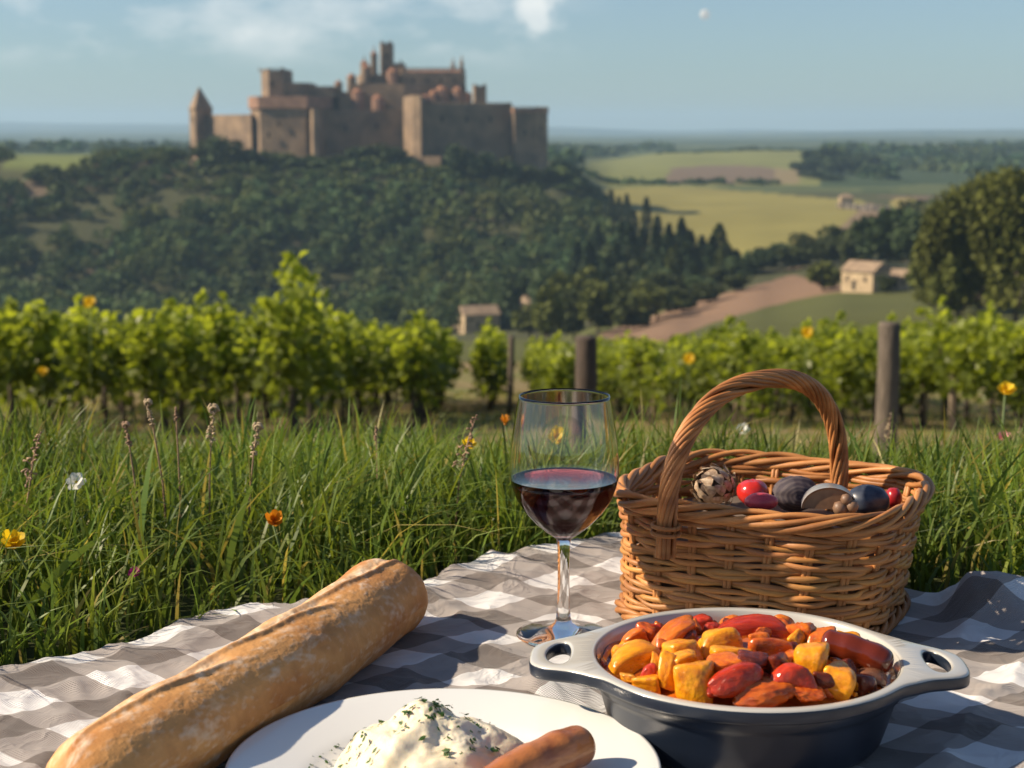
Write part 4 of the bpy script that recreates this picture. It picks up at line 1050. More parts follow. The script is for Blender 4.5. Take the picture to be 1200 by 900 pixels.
def make_mash():
    V = []; Fc = []; n = 110
    for i in range(n):
        for j in range(n):
            a = 2*math.pi*j/n; rr = i/(n-1)
            lob = 1 + .07*math.sin(3*a + 1) + .05*math.sin(5*a) + .03*math.sin(11*a)
            x = .064*rr*math.cos(a)*lob; y = .056*rr*math.sin(a)*lob
            V.append((x, y, max(.0004, mash_h(x/lob, y/lob)*(1 if rr < .995 else 0))))
    for i in range(n-1):
        for j in range(n): Fc.append((i*n+j, i*n+(j+1) % n, (i+1)*n+(j+1) % n, (i+1)*n+j))
    b = MB(); b.add(V, Fc); o = b.build('mashed_potato', MASH, merge=True)
    o.location = (PLATE[0] - .008, PLATE[1] + .008, BZ + .0085); tag(o, 'creamy mound of mashed potato with green herbs on the plate', 'mash')
    hb_ = MB(); r = random.Random(4)
    HERB = mat('parsley', (.06, .14, .02), .5, (.03, .075, .012), 200, transl=.2)
    def leaf(p, nrm, s):
        t1 = nrm.orthogonal().normalized(); t1.rotate(Matrix.Rotation(r.uniform(0, 6.28), 3, nrm)); t2 = nrm.cross(t1)
        for k in range(r.choice((1, 2, 3))):
            o_ = p + t1*r.uniform(-.5, .5)*s + t2*r.uniform(-.5, .5)*s + nrm*(.0004 + r.random()*.0006*(1 + k)); ss = s*r.uniform(.45, .9)
            c_, s_ = math.cos(k*1.9), math.sin(k*1.9); d1 = t1*c_ + t2*s_; d2 = t2*c_ - t1*s_
            up = nrm*ss*r.uniform(.1, .6)
            hb_.add([o_ - d1*ss, o_ - d1*ss*.2 + d2*ss*.5 + up*.3, o_ + d1*ss*.5 + d2*ss*.35 + up*.6, o_ + d1*ss + up, o_ + d1*ss*.4 - d2*ss*.4 + up*.5, o_ - d1*ss*.2 - d2*ss*.45], [(0, 1, 2, 3), (0, 3, 4, 5)])
    for k in range(150):
        a = r.uniform(0, 6.28); rr = math.sqrt(r.random())*1.0
        if k < 16: a = r.gauss(1.6, .9); rr = abs(r.gauss(0, .28))
        x = .061*rr*math.cos(a); y = .053*rr*math.sin(a); e = .001
        h = mash_h(x, y); nrm = Vector((-(mash_h(x+e, y) - h)/e, -(mash_h(x, y+e) - h)/e, 1)).normalized()
        leaf(Vector((x, y, h + .0006)), nrm, r.choice((.0011, .0016, .0024, .0036)) if k >= 60 else r.choice((.0030, .0042)))
    for k in range(34):
        a = r.gauss(2.9, .35); rr = r.uniform(1.05, 1.4)
        leaf(Vector((.062*rr*math.cos(a), .056*rr*math.sin(a), .0018 if rr < 1.2 else .0045)), Vector((0, 0, 1)), r.choice((.0012, .002, .0026)))
    h_ = hb_.build('chopped_parsley', HERB, smooth=False); h_.location = o.location; tag(h_, 'chopped green parsley flecks scattered over the mash', 'herbs', kind='stuff')
make_mash()
SAUS = mat('grilled_sausage', (.46, .165, .048), .30, (.27, .075, .020), 38, 8, bump=.6, bump_scale=110, bump_dist=.0016, spec=.5, coat=.3, sss=.05, contrast=(.42, .62), stretch=(1, 1, 2.2))
def make_sausage(A, B, r, label, name='sausage', m=SAUS, bendz=.004):
    A = Vector(A); B = Vector(B); n = 46; b = MB(); pts = []; rad = []
    L_ = (B - A).length
    for k in range(n + 1):
        q = k/n; p = A.lerp(B, q) + Vector((0, 0, bendz*math.sin(math.pi*q)))
        e = min(q*L_, (1 - q)*L_)/(r*.75); f = 1 if e >= 1 else math.sqrt(max(0, 1 - (1 - e)**2))
        rad.append(max(.0006, r*f*(1 + .09*mnoise.noise(p*55) + .03*math.sin(q*19) + .03*mnoise.noise(p*160)))); pts.append(p)
    c = (A + B)/2; b.tube([p - c for p in pts], rad, 28)
    o = b.build(name, m); o.location = c; return tag(o, label, 'sausage')
make_sausage((-.030, .925, BZ + .0215), (.049, 1.008, BZ + .030), .0142, 'plump browned sausage resting on the plate in front of the mash')

# ------------------------------------------------------------------ casserole dish
NAVY = mat('navy_enamel', (.010, .016, .030), .34, (.013, .020, .036), 5, spec=.45, coat=.12)
ENAM = mat('cream_enamel', (.50, .49, .45), .2, (.46, .45, .41), 8, spec=.5, coat=.5)
RZ = .0640 - BZ
RO, RI = .1152, .1062
pot = empty('casserole_dish', (POT[0], POT[1], BZ), 'navy enamel casserole dish with cream rim and two handles, full of stew', 'casserole dish', rz=R(-4))
b = MB(); b.lathe([(0, .0002), (.086, .0002), (.092, .0018), (.0955, .006), (.1000, .020), (.1045, .036), (.1062, .0395), (.1085, .0410), (.1098, RZ - .009), (.1098, RZ - .0085)], 128); b.build('body', NAVY, pot)
b = MB(); b.lathe([(RI, RZ - .0012), (.1052, RZ - .003), (.1042, RZ - .006), (.1005, .030), (.095, .012), (.085, .0065), (0, .0062)], 128); b.build('lining', ENAM, pot)
def make_rim():
    N = 240; outer = []; 
    for k in range(N):
        a = 2*math.pi*k/N; x, y = math.cos(a), math.sin(a)
        d = math.atan2(abs(y), abs(x))
        lobe = .0385*math.exp(-(d/.26)**4)*1.0 + .010*math.exp(-((d - .33)/.14)**2)
        rr = RO + lobe
        outer.append((rr*x, rr*y))
    inner = [(RI*math.cos(2*math.pi*k/144), RI*math.sin(2*math.pi*k/144)) for k in range(144)]
    holes = []
    for s in (1, -1):
        h = []
        for k in range(40):
            a = 2*math.pi*k/40; hx = .0085*math.cos(a); hy = .0235*math.sin(a)
            rr = .1330 + hx - .05*0 - (hy**2)/(2*.16)
            h.append((s*rr, hy))
        holes.append(h)
    pts, edges = [], []
    for loop in (outer, inner, *holes):
        o = len(pts); pts += loop; edges += [(o + i, o + (i+1) % len(loop)) for i in range(len(loop))]
    # extra interior points give a clean triangulation
    vo, eo, fo, ov, oe, of = delaunay_2d_cdt([Vector(p) for p in pts], edges, [], 0, 1e-7)
    vo = [(v.x, v.y) for v in vo]
    px = np.array([sum(vo[i][0] for i in f)/len(f) for f in fo]); py = np.array([sum(vo[i][1] for i in f)/len(f) for f in fo])
    keep = in_poly(px, py, outer) & (np.hypot(px, py) > RI*.9995)
    for h in holes: keep &= ~in_poly(px, py, h)
    fk = [f for f, k_ in zip(fo, keep) if k_]
    bm = bmesh.new(); vt = [bm.verts.new((x, y, RZ)) for x, y in vo]
    for f in fk:
        try: bm.faces.new([vt[i] for i in f])
        except ValueError: pass
    bmesh.ops.delete(bm, geom=[v for v in bm.verts if not v.link_faces], context='VERTS')
    bmesh.ops.recalc_face_normals(bm, faces=bm.faces)
    if sum(f.normal.z for f in bm.faces) < 0: bmesh.ops.reverse_faces(bm, faces=bm.faces)
    top = list(bm.faces)
    ret = bmesh.ops.extrude_face_region(bm, geom=top)
    newf = [g for g in ret['geom'] if isinstance(g, bmesh.types.BMFace)]
    newv = {v for f in newf for v in f.verts}
    for v in newv:      # the extruded copy becomes the top, the old one the underside
        v.co.z = RZ
    oldv = [v for v in bm.verts if v not in newv]
    for v in oldv: v.co.z = RZ - .0105
    bmesh.ops.recalc_face_normals(bm, faces=bm.faces)
    es = [e for e in bm.edges if len(e.link_faces) == 2 and e.calc_face_angle(0) > .9]
    bmesh.ops.bevel(bm, geom=es, offset=.0026, segments=3, profile=.5, affect='EDGES')
    for v in bm.verts:  # gentle slope: handles dip a little
        r_ = math.hypot(v.co.x, v.co.y); v.co.z -= max(0, r_ - RO)*.10
    bm.normal_update()
    full = bpy.data.meshes.new('rim_full'); 
    for f in bm.faces:
        f.smooth = True
        c = f.calc_center_median(); rr = math.hypot(c.x, c.y)
        f.material_index = 0 if (f.normal.z > .35 or rr < RI + .002) else 1
    def part(name, cond):
        b2 = bm.copy(); bmesh.ops.delete(b2, geom=[f for f in b2.faces if not cond(f.calc_center_median())], context='FACES')
        me = bpy.data.meshes.new(name); b2.to_mesh(me); b2.free()
        me.materials.append(ENAM); me.materials.append(NAVY)
        return link(name, me, pot)
    part('rim', lambda c: not (abs(c.x) > .112 and math.hypot(c.x, c.y) > RO - .0005 and abs(c.y) < .062))
    for s in (1, -1):
        part('handle', lambda c: c.x*s > .112 and math.hypot(c.x, c.y) > RO - .0005 and abs(c.y) < .062)
    bm.free()
make_rim()
# sauce and stew pieces
SAUCE = mat('stew_sauce', (.44, .105, .009), .10, (.22, .035, .005), 60, 5, bump=.35, bump_scale=130, bump_dist=.0022, coat=.8, spec=.6)
SZ = RZ - .0125
b = MB()
prof = [(r_/80*.1030, 0) for r_ in range(81)]
b.lathe(prof, 160)
b.v = [(x, y, .0205*max(0, 1 - (math.hypot(x, y)/.096)**2) + .0030*mnoise.noise(Vector((x*70, y*70, 3))) + (.0035*max(0, (math.hypot(x, y) - .0995)/.0035))) for x, y, z in b.v]
so = b.build('stew_sauce', SAUCE); so.location = (POT[0], POT[1], BZ + SZ); tag(so, 'dark orange-red glossy stew sauce filling the casserole dish', 'sauce')
def chunk_mat(name, c1, c2, rough=.13):
    return mat(name, c1, rough, c2, 2.2, 4, bump=.13, bump_scale=3.0, bump_dist=.06, coat=.40, sss=.05, spec=.42, contrast=(.35, .7))
CM = {'Y': chunk_mat('yellow_pepper', (.84, .36, .010), (.70, .21, .005)), 'O': chunk_mat('orange_pepper', (.70, .18, .008), (.50, .085, .005)),
      'R': chunk_mat('red_pepper', (.52, .040, .005), (.32, .018, .004)), 'T': chunk_mat('cooked_tomato', (.60, .125, .010), (.38, .05, .006)),
      'D': chunk_mat('dark_onion', (.17, .026, .006), (.08, .012, .005)), 'B': chunk_mat('brown_onion', (.22, .10, .055), (.14, .055, .03)), 'S': chunk_mat('stew_sausage', (.17, .026, .007), (.07, .009, .005))}
for _m in CM.values():          # a wet, dimpled skin with small sparkles
    N = _m.node_tree.nodes; L = _m.node_tree.links; b1 = next(x for x in N if x.type == 'BUMP')
    t_ = N.new('ShaderNodeTexNoise'); t_.inputs['Scale'].default_value = 8; t_.inputs['Detail'].default_value = 3
    c_ = N.new('ShaderNodeTexCoord'); L.new(c_.outputs['Object'], t_.inputs['Vector'])
    b2 = N.new('ShaderNodeBump'); b2.inputs['Strength'].default_value = .40; b2.inputs['Distance'].default_value = .03
    L.new(t_.outputs['Fac'], b2.inputs['Height']); L.new(b1.outputs[0], b2.inputs['Normal']); L.new(b2.outputs[0], pr(_m).inputs['Coat Normal'])
    v_ = N.new('ShaderNodeTexNoise'); v_.inputs['Scale'].default_value = 1.4; v_.inputs['Detail'].default_value = 5
    L.new(c_.outputs['Object'], v_.inputs['Vector'])
    r_ = N.new('ShaderNodeMapRange'); r_.inputs[1].default_value = .56; r_.inputs[2].default_value = .66; r_.inputs[4].default_value = .55; L.new(v_.outputs['Fac'], r_.inputs[0])
    x_ = N.new('ShaderNodeMix'); x_.data_type = 'RGBA'; L.new(r_.outputs[0], x_.inputs[0])
    src = pr(_m).inputs['Base Color'].links[0].from_socket; L.new(src, x_.inputs[6]); x_.inputs[7].default_value = (.20, .035, .006, 1); L.new(x_.outputs[2], pr(_m).inputs['Base Color'])
def chunk_mesh(kind, seed):
    bm = bmesh.new(); bmesh.ops.create_icosphere(bm, subdivisions=4, radius=1.0); r = random.Random(seed); off = Vector((seed*3.7, seed*1.3, seed*.7))
    pl_ = []
    for ax_ in ((1,0,0),(-1,0,0),(0,1,0),(0,-1,0),(0,0,1),(0,0,-1)):
        q = Vector(ax_) + Vector((r.uniform(-.28,.28), r.uniform(-.28,.28), r.uniform(-.28,.28))); pl_.append((q.normalized(), r.uniform(.80, .98)))
    for _ in range(5):
        q = Vector((r.gauss(0,1), r.gauss(0,1), r.gauss(0,1))).normalized(); pl_.append((q, r.uniform(.82, 1.05)))
    kk = {'block': 8, 'wedge': 7, 'strip': 7, 'cone': 7, 'crumb': 6}[kind]
    for v in bm.verts:
        d = v.co.normalized()
        s = sum((max(0, d.dot(q))/h_)**kk for q, h_ in pl_)**(-1/kk)
        p = d*s
        n = mnoise.noise(p*1.6 + off)*.07 + mnoise.noise(p*4.1 + off)*.03
        if kind == 'crumb': n += mnoise.noise(p*5 + off)*.10 + mnoise.noise(p*10 + off)*.06
        p = p*(1 + n)
        if kind == 'wedge':      # thinner toward one side, curved back
            t_ = (p.x + 1)/2; p.y *= .55 + .5*t_; p.z = p.z*(.5 + .6*t_) - .35*p.x*p.x + .12
        if kind == 'strip': p.z += -.55*p.x*p.x + .25; p.y += .18*math.sin(p.x*2)
        if kind == 'cone': q_ = (p.x + 1)/2; p.y *= 1.15 - .6*q_; p.z *= 1.15 - .5*q_
        v.co = p
    for f in bm.faces: f.smooth = True
    me = bpy.data.meshes.new('stew_chunk'); bm.to_mesh(me); bm.free(); return me
SCH = [ # u, v, width px, depth px, height px, in-plane angle, tilt, material, shape, name, label
 (740, 748, 34, 26, 24, 20, 10, 'O', 'wedge', 'tomato_wedge', 'orange tomato wedge near the left back rim of the stew'),
 (758, 742, 26, 20, 22, -30, 0, 'T', 'block', 'tomato_piece', 'brownish tomato piece right of the left back wedge'),
 (769, 739, 18, 18, 16, 0, 0, 'R', 'crumb', 'pepper_piece', 'small crumbly red piece behind the long orange strip'),
 (789, 748, 84, 26, 26, 38, 18, 'O', 'strip', 'pepper_strip', 'long orange pepper strip rising to the back left'),
 (818, 733, 34, 24, 24, 20, 0, 'R', 'wedge', 'pepper_piece', 'red pepper tip at the end of the long orange strip'),
 (806, 747, 28, 20, 16, 0, 0, 'D', 'block', 'onion_piece', 'dark red onion piece behind the greenish yellow pepper'),
 (728, 764, 26, 18, 16, 15, 0, 'Y', 'block', 'pepper_piece', 'small yellow piece behind the big left yellow pepper'),
 (712, 766, 22, 16, 10, 0, 0, 'D', 'block', 'onion_piece', 'dark onion piece at the left inner wall'),
 (729, 777, 78, 32, 28, 12, 8, 'Y', 'strip', 'pepper_wedge', 'big yellow orange pepper wedge at the left of the stew'),
 (761, 788, 20, 18, 20, 0, 0, 'R', 'wedge', 'pepper_piece', 'small shiny red piece right of the big left wedge'),
 (722, 796, 18, 14, 9, 0, 0, 'Y', 'block', 'pepper_piece', 'small yellow sliver at the front left rim'),
 (758, 802, 34, 22, 17, -12, 0, 'Y', 'block', 'pepper_piece', 'flat yellow chunk at the front left rim'),
 (781, 792, 26, 22, 36, 70, 0, 'Y', 'wedge', 'pepper_wedge', 'upright yellow wedge left of the biggest yellow block'),
 (800, 764, 42, 30, 26, 15, 0, 'Y', 'block', 'pepper_piece', 'greenish yellow pepper chunk in the left middle'),
 (799, 778, 46, 28, 28, 20, 10, 'Y', 'wedge', 'pepper_wedge', 'yellow pepper wedge just behind the biggest yellow block'),
 (814, 800, 46, 38, 44, -5, 0, 'Y', 'block', 'pepper_block', 'biggest yellow pepper block at the front of the stew'),
 (843, 753, 52, 30, 28, 8, 0, 'Y', 'block', 'pepper_piece', 'upper of two oblong yellow chunks in the middle'),
 (855, 769, 48, 26, 21, 8, -6, 'Y', 'block', 'pepper_piece', 'lower of two oblong yellow chunks in the middle'),
 (848, 781, 44, 24, 18, 0, 0, 'O', 'block', 'pepper_piece', 'orange piece under the lower oblong yellow chunk'),
 (852, 721, 40, 30, 26, -15, 12, 'O', 'wedge', 'pepper_wedge', 'orange wedge poking up at the back rim'),
 (880, 741, 96, 30, 28, -4, 0, 'R', 'strip', 'pepper_strip', 'long bright red pepper strip at the back'),
 (915, 729, 34, 22, 24, -30, 20, 'O', 'wedge', 'pepper_wedge', 'charred orange tip leaning on the red strip'),
 (834, 739, 24, 20, 20, 0, 0, 'R', 'crumb', 'tomato_crumb', 'crumbly pink red piece left of the red strip'),
 (862, 799, 58, 34, 38, 14, 0, 'R', 'wedge', 'pepper_piece', 'dark red pepper piece right of the biggest yellow block'),
 (922, 793, 44, 30, 32, 20, 0, 'R', 'wedge', 'pepper_piece', 'red orange pepper tip in the front middle'),
 (898, 813, 72, 34, 26, -4, 0, 'T', 'crumb', 'tomato_chunk', 'crumbly orange tomato chunk at the front rim'),
 (905, 764, 60, 34, 34, 6, 0, 'T', 'cone', 'tomato_wedge', 'brownish red tomato wedge in the centre'),
 (912, 778, 34, 20, 20, 30, 0, 'D', 'block', 'onion_piece', 'dark purple onion piece below the central tomato'),
 (921, 776, 46, 18, 18, 28, 10, 'O', 'wedge', 'pepper_strip', 'thin orange strip left of the large yellow cone'),
 (947, 778, 50, 40, 48, 65, 0, 'Y', 'cone', 'pepper_chunk', 'large cone shaped yellow pepper chunk right of centre'),
 (986, 800, 40, 34, 40, 60, 0, 'Y', 'cone', 'pepper_chunk', 'rounded yellow pepper chunk at the front right'),
 (940, 746, 40, 28, 28, -18, 0, 'O', 'crumb', 'pepper_piece', 'glazed dark orange piece behind the yellow cone'),
 (966, 752, 38, 30, 30, -15, 0, 'O', 'block', 'pepper_piece', 'orange piece at the left end of the stew sausage'),
 (1004, 751, 50, 22, 17, -6, 0, 'Y', 'block', 'pepper_piece', 'flat yellow block with charred edge behind the sausage'),
 (970, 743, 46, 18, 10, -8, 0, 'Y', 'block', 'pepper_piece', 'thin yellow slice at the right back'),
 (1029, 754, 18, 14, 16, 0, 0, 'B', 'block', 'onion_piece', 'greyish onion piece at the right back inner wall'),
 (1014, 802, 28, 26, 22, 0, 0, 'D', 'block', 'onion_piece', 'purple onion piece right of the front right yellow chunk'),
 (1040, 797, 38, 22, 14, -15, 0, 'B', 'strip', 'onion_piece', 'brown onion slip at the right inner wall'),
 (968, 796, 30, 24, 18, 0, 0, 'D', 'block', 'onion_piece', 'dark onion piece between the two right yellow chunks'),
 (945, 811, 34, 24, 14, 0, 0, 'T', 'crumb', 'tomato_piece', 'dark tomato piece at the front rim right of centre'),
 (880, 779, 34, 24, 22, 0, 0, 'D', 'block', 'onion_piece', 'dark red onion piece in the middle of the stew'),
 (838, 806, 26, 20, 18, 0, 0, 'R', 'block', 'pepper_piece', 'small dark red bit at the front rim beside the yellow block'),
]
PXM = 1.13/F
for i, (u, v, wp, dp, hp_, an, ti, m_, sh, nm, lab) in enumerate(SCH):
    # height of the heap above the sauce, higher toward the middle
    z = BZ + SZ + .004
    p = at_z(u, v, z + .006)
    rr = math.hypot(p.x - POT[0], p.y - POT[1])
    z += .0015 + .021*max(0, 1 - (rr/.098)**2)
    p = at_z(u, v, z)
    dv = Vector((p.x - POT[0], p.y - POT[1]))
    lim = .0945 - wp*PXM*.30
    if dv.length > lim: dv *= lim/dv.length
    me = chunk_mesh(sh, i + 1); me.materials.append(CM[m_])
    o = link(nm, me); o.location = (POT[0] + dv.x, POT[1] + dv.y, p.z)
    o.scale = (wp*PXM/2*1.06, dp*PXM/2*1.28, hp_*PXM/2*1.24)
    o.rotation_euler = (R(ti*.6), R(-ti), R(an))
    tag(o, lab, 'vegetable')
for i in range(44):
    a_ = i*2.39996; r_ = .091*math.sqrt((i + .5)/44); m_ = ('O', 'Y', 'R', 'T', 'Y', 'D', 'O')[i % 7]
    me = chunk_mesh(('block', 'wedge', 'cone', 'crumb')[i % 4], 200 + i); me.materials.append(CM[m_]); o = link('vegetable_bit', me)
    o.location = (POT[0] + r_*math.cos(a_), POT[1] + r_*math.sin(a_), BZ + SZ + .0035 + .018*max(0, 1 - (r_/.098)**2))
    o.scale = (random.uniform(.005, .009), random.uniform(.004, .007), random.uniform(.004, .0075)); o.rotation_euler = (random.uniform(-.5, .5), random.uniform(-.5, .5), i*1.3)
    tag(o, 'small saucy vegetable bit tucked between the larger chunks of the stew', 'vegetable', 'small vegetable bits in the stew')
A = at_z(962, 752, BZ + SZ + .022); B = at_z(1046, 781, BZ + SZ + .011)
make_sausage(A, B, .0098, 'dark glazed sausage lying across the right side of the stew', m=CM['S'], bendz=.003)
for i, (u, v) in enumerate([(956, 819), (988, 817), (1002, 813), (1016, 809), (990, 812), (872, 751), (884, 757)]):
    p = at_z(u, v, BZ + SZ + .006 + (.012 if i > 4 else 0)); dv = Vector((p.x - POT[0], p.y - POT[1]))
    if dv.length > .094: dv *= .094/dv.length
    me = chunk_mesh('crumb', 70 + i); me.materials.append(CM['Y']); o = link('pepper_seed', me)
    o.location = (POT[0] + dv.x, POT[1] + dv.y, p.z); o.scale = (.0022, .0016, .0014); o.rotation_euler = (0, 0, i)
    tag(o, 'tiny yellow seed on the stew surface', 'seed', 'pepper seeds on the stew')

# ------------------------------------------------------------------ wine glass
def glass_mat():
    m = bpy.data.materials.new('clear_glass'); m.use_nodes = True; N = m.node_tree.nodes; p = next(x for x in N if x.type == 'BSDF_PRINCIPLED')
    p.inputs['Base Color'].default_value = (.985, .99, .985, 1); p.inputs['Roughness'].default_value = 0; p.inputs['Transmission Weight'].default_value = 1; p.inputs['IOR'].default_value = 1.48
    return m
def wine_mat():
    m = bpy.data.materials.new('red_wine'); m.use_nodes = True; N = m.node_tree.nodes; p = next(x for x in N if x.type == 'BSDF_PRINCIPLED')
    p.inputs['Base Color'].default_value = (.9, .55, .6, 1); p.inputs['Roughness'].default_value = 0; p.inputs['Transmission Weight'].default_value = 1; p.inputs['IOR'].default_value = 1.35
    va = N.new('ShaderNodeVolumeAbsorption'); va.inputs['Color'].default_value = (.62, .02, .06, 1); va.inputs['Density'].default_value = 125
    out = next(x for x in N if x.type == 'OUTPUT_MATERIAL'); m.node_tree.links.new(va.outputs[0], out.inputs['Volume'])
    return m
GL = glass_mat(); WN = wine_mat()
GZ = BZ + .0008
g = empty('wine_glass', (GLASS[0], GLASS[1], GZ), 'clear stemmed wine glass half full of red wine standing on the blanket', 'wine glass')
WZ = .1360    # wine level
bowl_o = [(.0062, .0835), (.0085, .0855), (.0150, .0900), (.0240, .0975), (.0330, .1075), (.0400, .1185), (.0442, .1300), (.0458, .1410), (.0457, .1520), (.0445, .1650), (.0425, .1790), (.0402, .1930), (.0383, .2035), (.0378, .2060)]
bowl_i = [(.0371, .2062), (.0376, .2035), (.0394, .1930), (.0417, .1790), (.0437, .1650), (.0449, .1520), (.0450, .1410), (.0434, .1300), (.0391, .1187), (.0320, .1081), (.0228, .0987), (.0130, .0925), (.0055, .0902), (0, .0898)]
b = MB(); b.lathe([(0, .0)] + [(.0395, 0.0), (.0402, .0006), (.0400, .0014), (.036, .0022), (.024, .0042), (.012, .0070), (.0075, .0105), (.0062, .0150), (.0054, .0250), (.0050, .0450), (.0050, .0650), (.0053, .0760)] + bowl_o + bowl_i, 96)
b.build('bowl_and_stem', GL, g, merge=True)
# wine fills the bowl a hair outside the inner glass wall
wi = [(0, .0896)]
for (r_, z_) in reversed(bowl_i[:-1]):
    if z_ < WZ: wi.append((r_ + .0003, z_ - .0002))
import bisect
rw = np.interp(WZ, [z for r_, z in reversed(bowl_i)], [r_ for r_, z in reversed(bowl_i)]) + .0003
wi += [(rw, WZ - .0002), (rw - .0006, WZ - .0002), (rw - .003, WZ - .0008), (0, WZ - .0008)]
b = MB(); b.lathe(wi, 96); wo_ = b.build('red_wine', WN, merge=True); wo_.location = (GLASS[0], GLASS[1], GZ)
tag(wo_, 'dark red wine filling the lower half of the glass', 'wine')

# ------------------------------------------------------------------ wicker basket
WICK = mat('wicker', (.51, .240, .082), .5, (.32, .132, .042), 26, 6, tint=True, bump=.35, bump_scale=260, bump_dist=.0006, spec=.4, stretch=(1, 1, 3))
bk = empty('wicker_basket', (BASK[0], BASK[1], BZ), 'woven brown wicker basket with one arched handle holding fruit and parcels', 'basket')
RZB = R(-26.6); BH = .108
def loop_pt(a, z, grow=0.0):
    """point of the rounded-rectangle wall at angle a and height z"""
    f = .93 + .07*min(1, z/BH) + (.012 if z > BH*.8 else 0)
    A_, B_ = .122*f + grow, .114*f + grow; e = 3.3
    c, s = math.cos(a), math.sin(a)
    r = (abs(c/A_)**e + abs(s/B_)**e)**(-1/e)
    v = Vector((r*c, r*s, z)); v.rotate(Matrix.Rotation(RZB, 3, 'Z'))
    v.x -= .008*(1 - min(1, z/BH)); return v
b = MB(); NS = 24; rw_ = random.Random(3)
# equal arc-length angles
fine = [loop_pt(2*math.pi*k/720, .05) for k in range(721)]
cum = [0]
for k in range(720): cum.append(cum[-1] + (fine[k+1] - fine[k]).length)
def arc(q): return float(np.interp((q % 1.0)*cum[-1], cum, np.linspace(0, 2*math.pi, 721)))
for s in range(NS):
    a = arc(s/NS)
    for dd in (-.0022, .0022):
        pts = [loop_pt(arc(s/NS + dd), .002 + (BH - .004)*k/8, 0) for k in range(9)]
        b.tube(pts, .0024, 6, tint=(.95, .9, .85))
NR = 12
def flatwave(x): c = math.cos(x); return math.copysign(abs(c)**.75, c)
for r_ in range(NR):             # pairs of flat withies woven together
    zr = .0075 + (BH - .0155)*r_/(NR - 1); per = NS*10; ph = r_ % 2
    tone0 = rw_.uniform(.85, 1.12)
    for dz in (-.0021, .0021):
        z = zr + dz; pts = []; rd = []; tone = tone0*rw_.uniform(.82, 1.18); jit = rw_.uniform(0, 6); f1 = rw_.randint(3, 7); f2 = rw_.randint(8, 15)
        for k in range(per + 1):
            q = k/per; wv = flatwave(math.pi*(q*NS + ph))
            zz = z + .0009*math.sin(2*math.pi*q*f1 + jit) + .0007*math.sin(2*math.pi*q*f2 + jit*3) + .0010*wv*(1 if dz > 0 else -.6)
            pts.append(loop_pt(arc(q), zz, .0025*wv)); rd.append(.00220*(1 + .14*math.sin(2*math.pi*q*f2 + jit*2) + .12*math.sin(2*math.pi*q*f1*3 + jit)))
        b.tube(pts, rd, 9, cap=False, tint=(tone, tone*rw_.uniform(.9, 1.03), tone*rw_.uniform(.75, 1.05)), flat=1.15)
b.build('body', WICK, bk, tint=True)
b = MB()
for s in range(5):               # plaited rim
    pts = []; per = 300; rd = []
    for k in range(per + 1):
        q = k/per; ph = 2*math.pi*(q*5 + s/5)
        a = arc(q); pts.append(loop_pt(a, BH + .0010 + .0062*math.sin(ph) + .0012*math.sin(q*44 + s*2), .0026 + .0042*math.cos(ph))); rd.append(.0030*(1 + .2*math.sin(2*math.pi*q*7 + s)))
    tn = rw_.uniform(.78, 1.22); b.tube(pts, rd, 7, cap=False, tint=(tn, tn*.97, tn*.92))
b.build('rim', WICK, bk, tint=True)
b = MB()
for s in range(3):               # foot braid
    pts = []; per = 260
    for k in range(per + 1):
        q = k/per; ph = 2*math.pi*(q*11 + s/3); pts.append(loop_pt(arc(q), .0050 + .0032*math.sin(ph), .0036 + .0034*math.cos(ph)))
    b.tube(pts, .0030, 7, cap=False, tint=(.85, .8, .72))
b.prism([(loop_pt(2*math.pi*k/60, .004, -.004).x, loop_pt(2*math.pi*k/60, .004, -.004).y) for k in range(60)], .0045, .0085)
b.build('base', WICK, bk, tint=True)
# handle: two feet, one outside at the front left, one inside at the back
hf = at_z(786, 610, BZ + BH - .004) - Vector((BASK[0], BASK[1], BZ)); hb2 = at_z(983, 572, BZ + BH - .01) - Vector((BASK[0], BASK[1], BZ))
apex = at_y(903, 445, (hf.y + hb2.y)/2 + BASK[1]).z - BZ
b = MB(); ns = 12
mid = (hf + hb2)/2
def handle_c(q):
    t_ = math.pi*q
    c = mid + (hf - mid)*math.copysign(abs(math.cos(t_))**.86, math.cos(t_)) ; base = BH - .004
    return Vector((c.x, c.y, base + (apex - base)*(math.sin(t_)**.80)))
C = [handle_c(k/120) for k in range(121)]
ext_f = [Vector((hf.x, hf.y, BH - .004 - .030*(1 - k/8))) for k in range(8)]
ext_b = [Vector((hb2.x - .001*k, hb2.y - .001*k, BH - .004 - .05*k/7)) for k in range(1, 8)]
C = ext_f + C + ext_b
hf = hf + Vector((-.0045, -.006, 0)); C = [c + Vector((-.0045, -.006, 0))*max(0, 1 - k/40) for k, c in enumerate(C)]
fr_n = (hb2 - hf).cross(Vector((0, 0, 1))).normalized()
for s in range(ns):
    pts = []; rd = []
    for k, c in enumerate(C):
        d = (C[min(k+1, len(C)-1)] - C[max(k-1, 0)]).normalized(); n2 = d.cross(fr_n).normalized()
        tw_ = 0 if k < 8 else (k - 8)/len(C)
        ph = 2*math.pi*(s/ns) + tw_*17
        R_ = .0066
        rr = R_*(1.0 if s else 0.35)
        pts.append(c + fr_n*math.cos(ph)*rr + n2*math.sin(ph)*rr); rd.append(.0021)
    tn = rw_.uniform(.66, 1.2); b.tube(pts, rd, 7, tint=(tn, tn*.9, tn*.82))
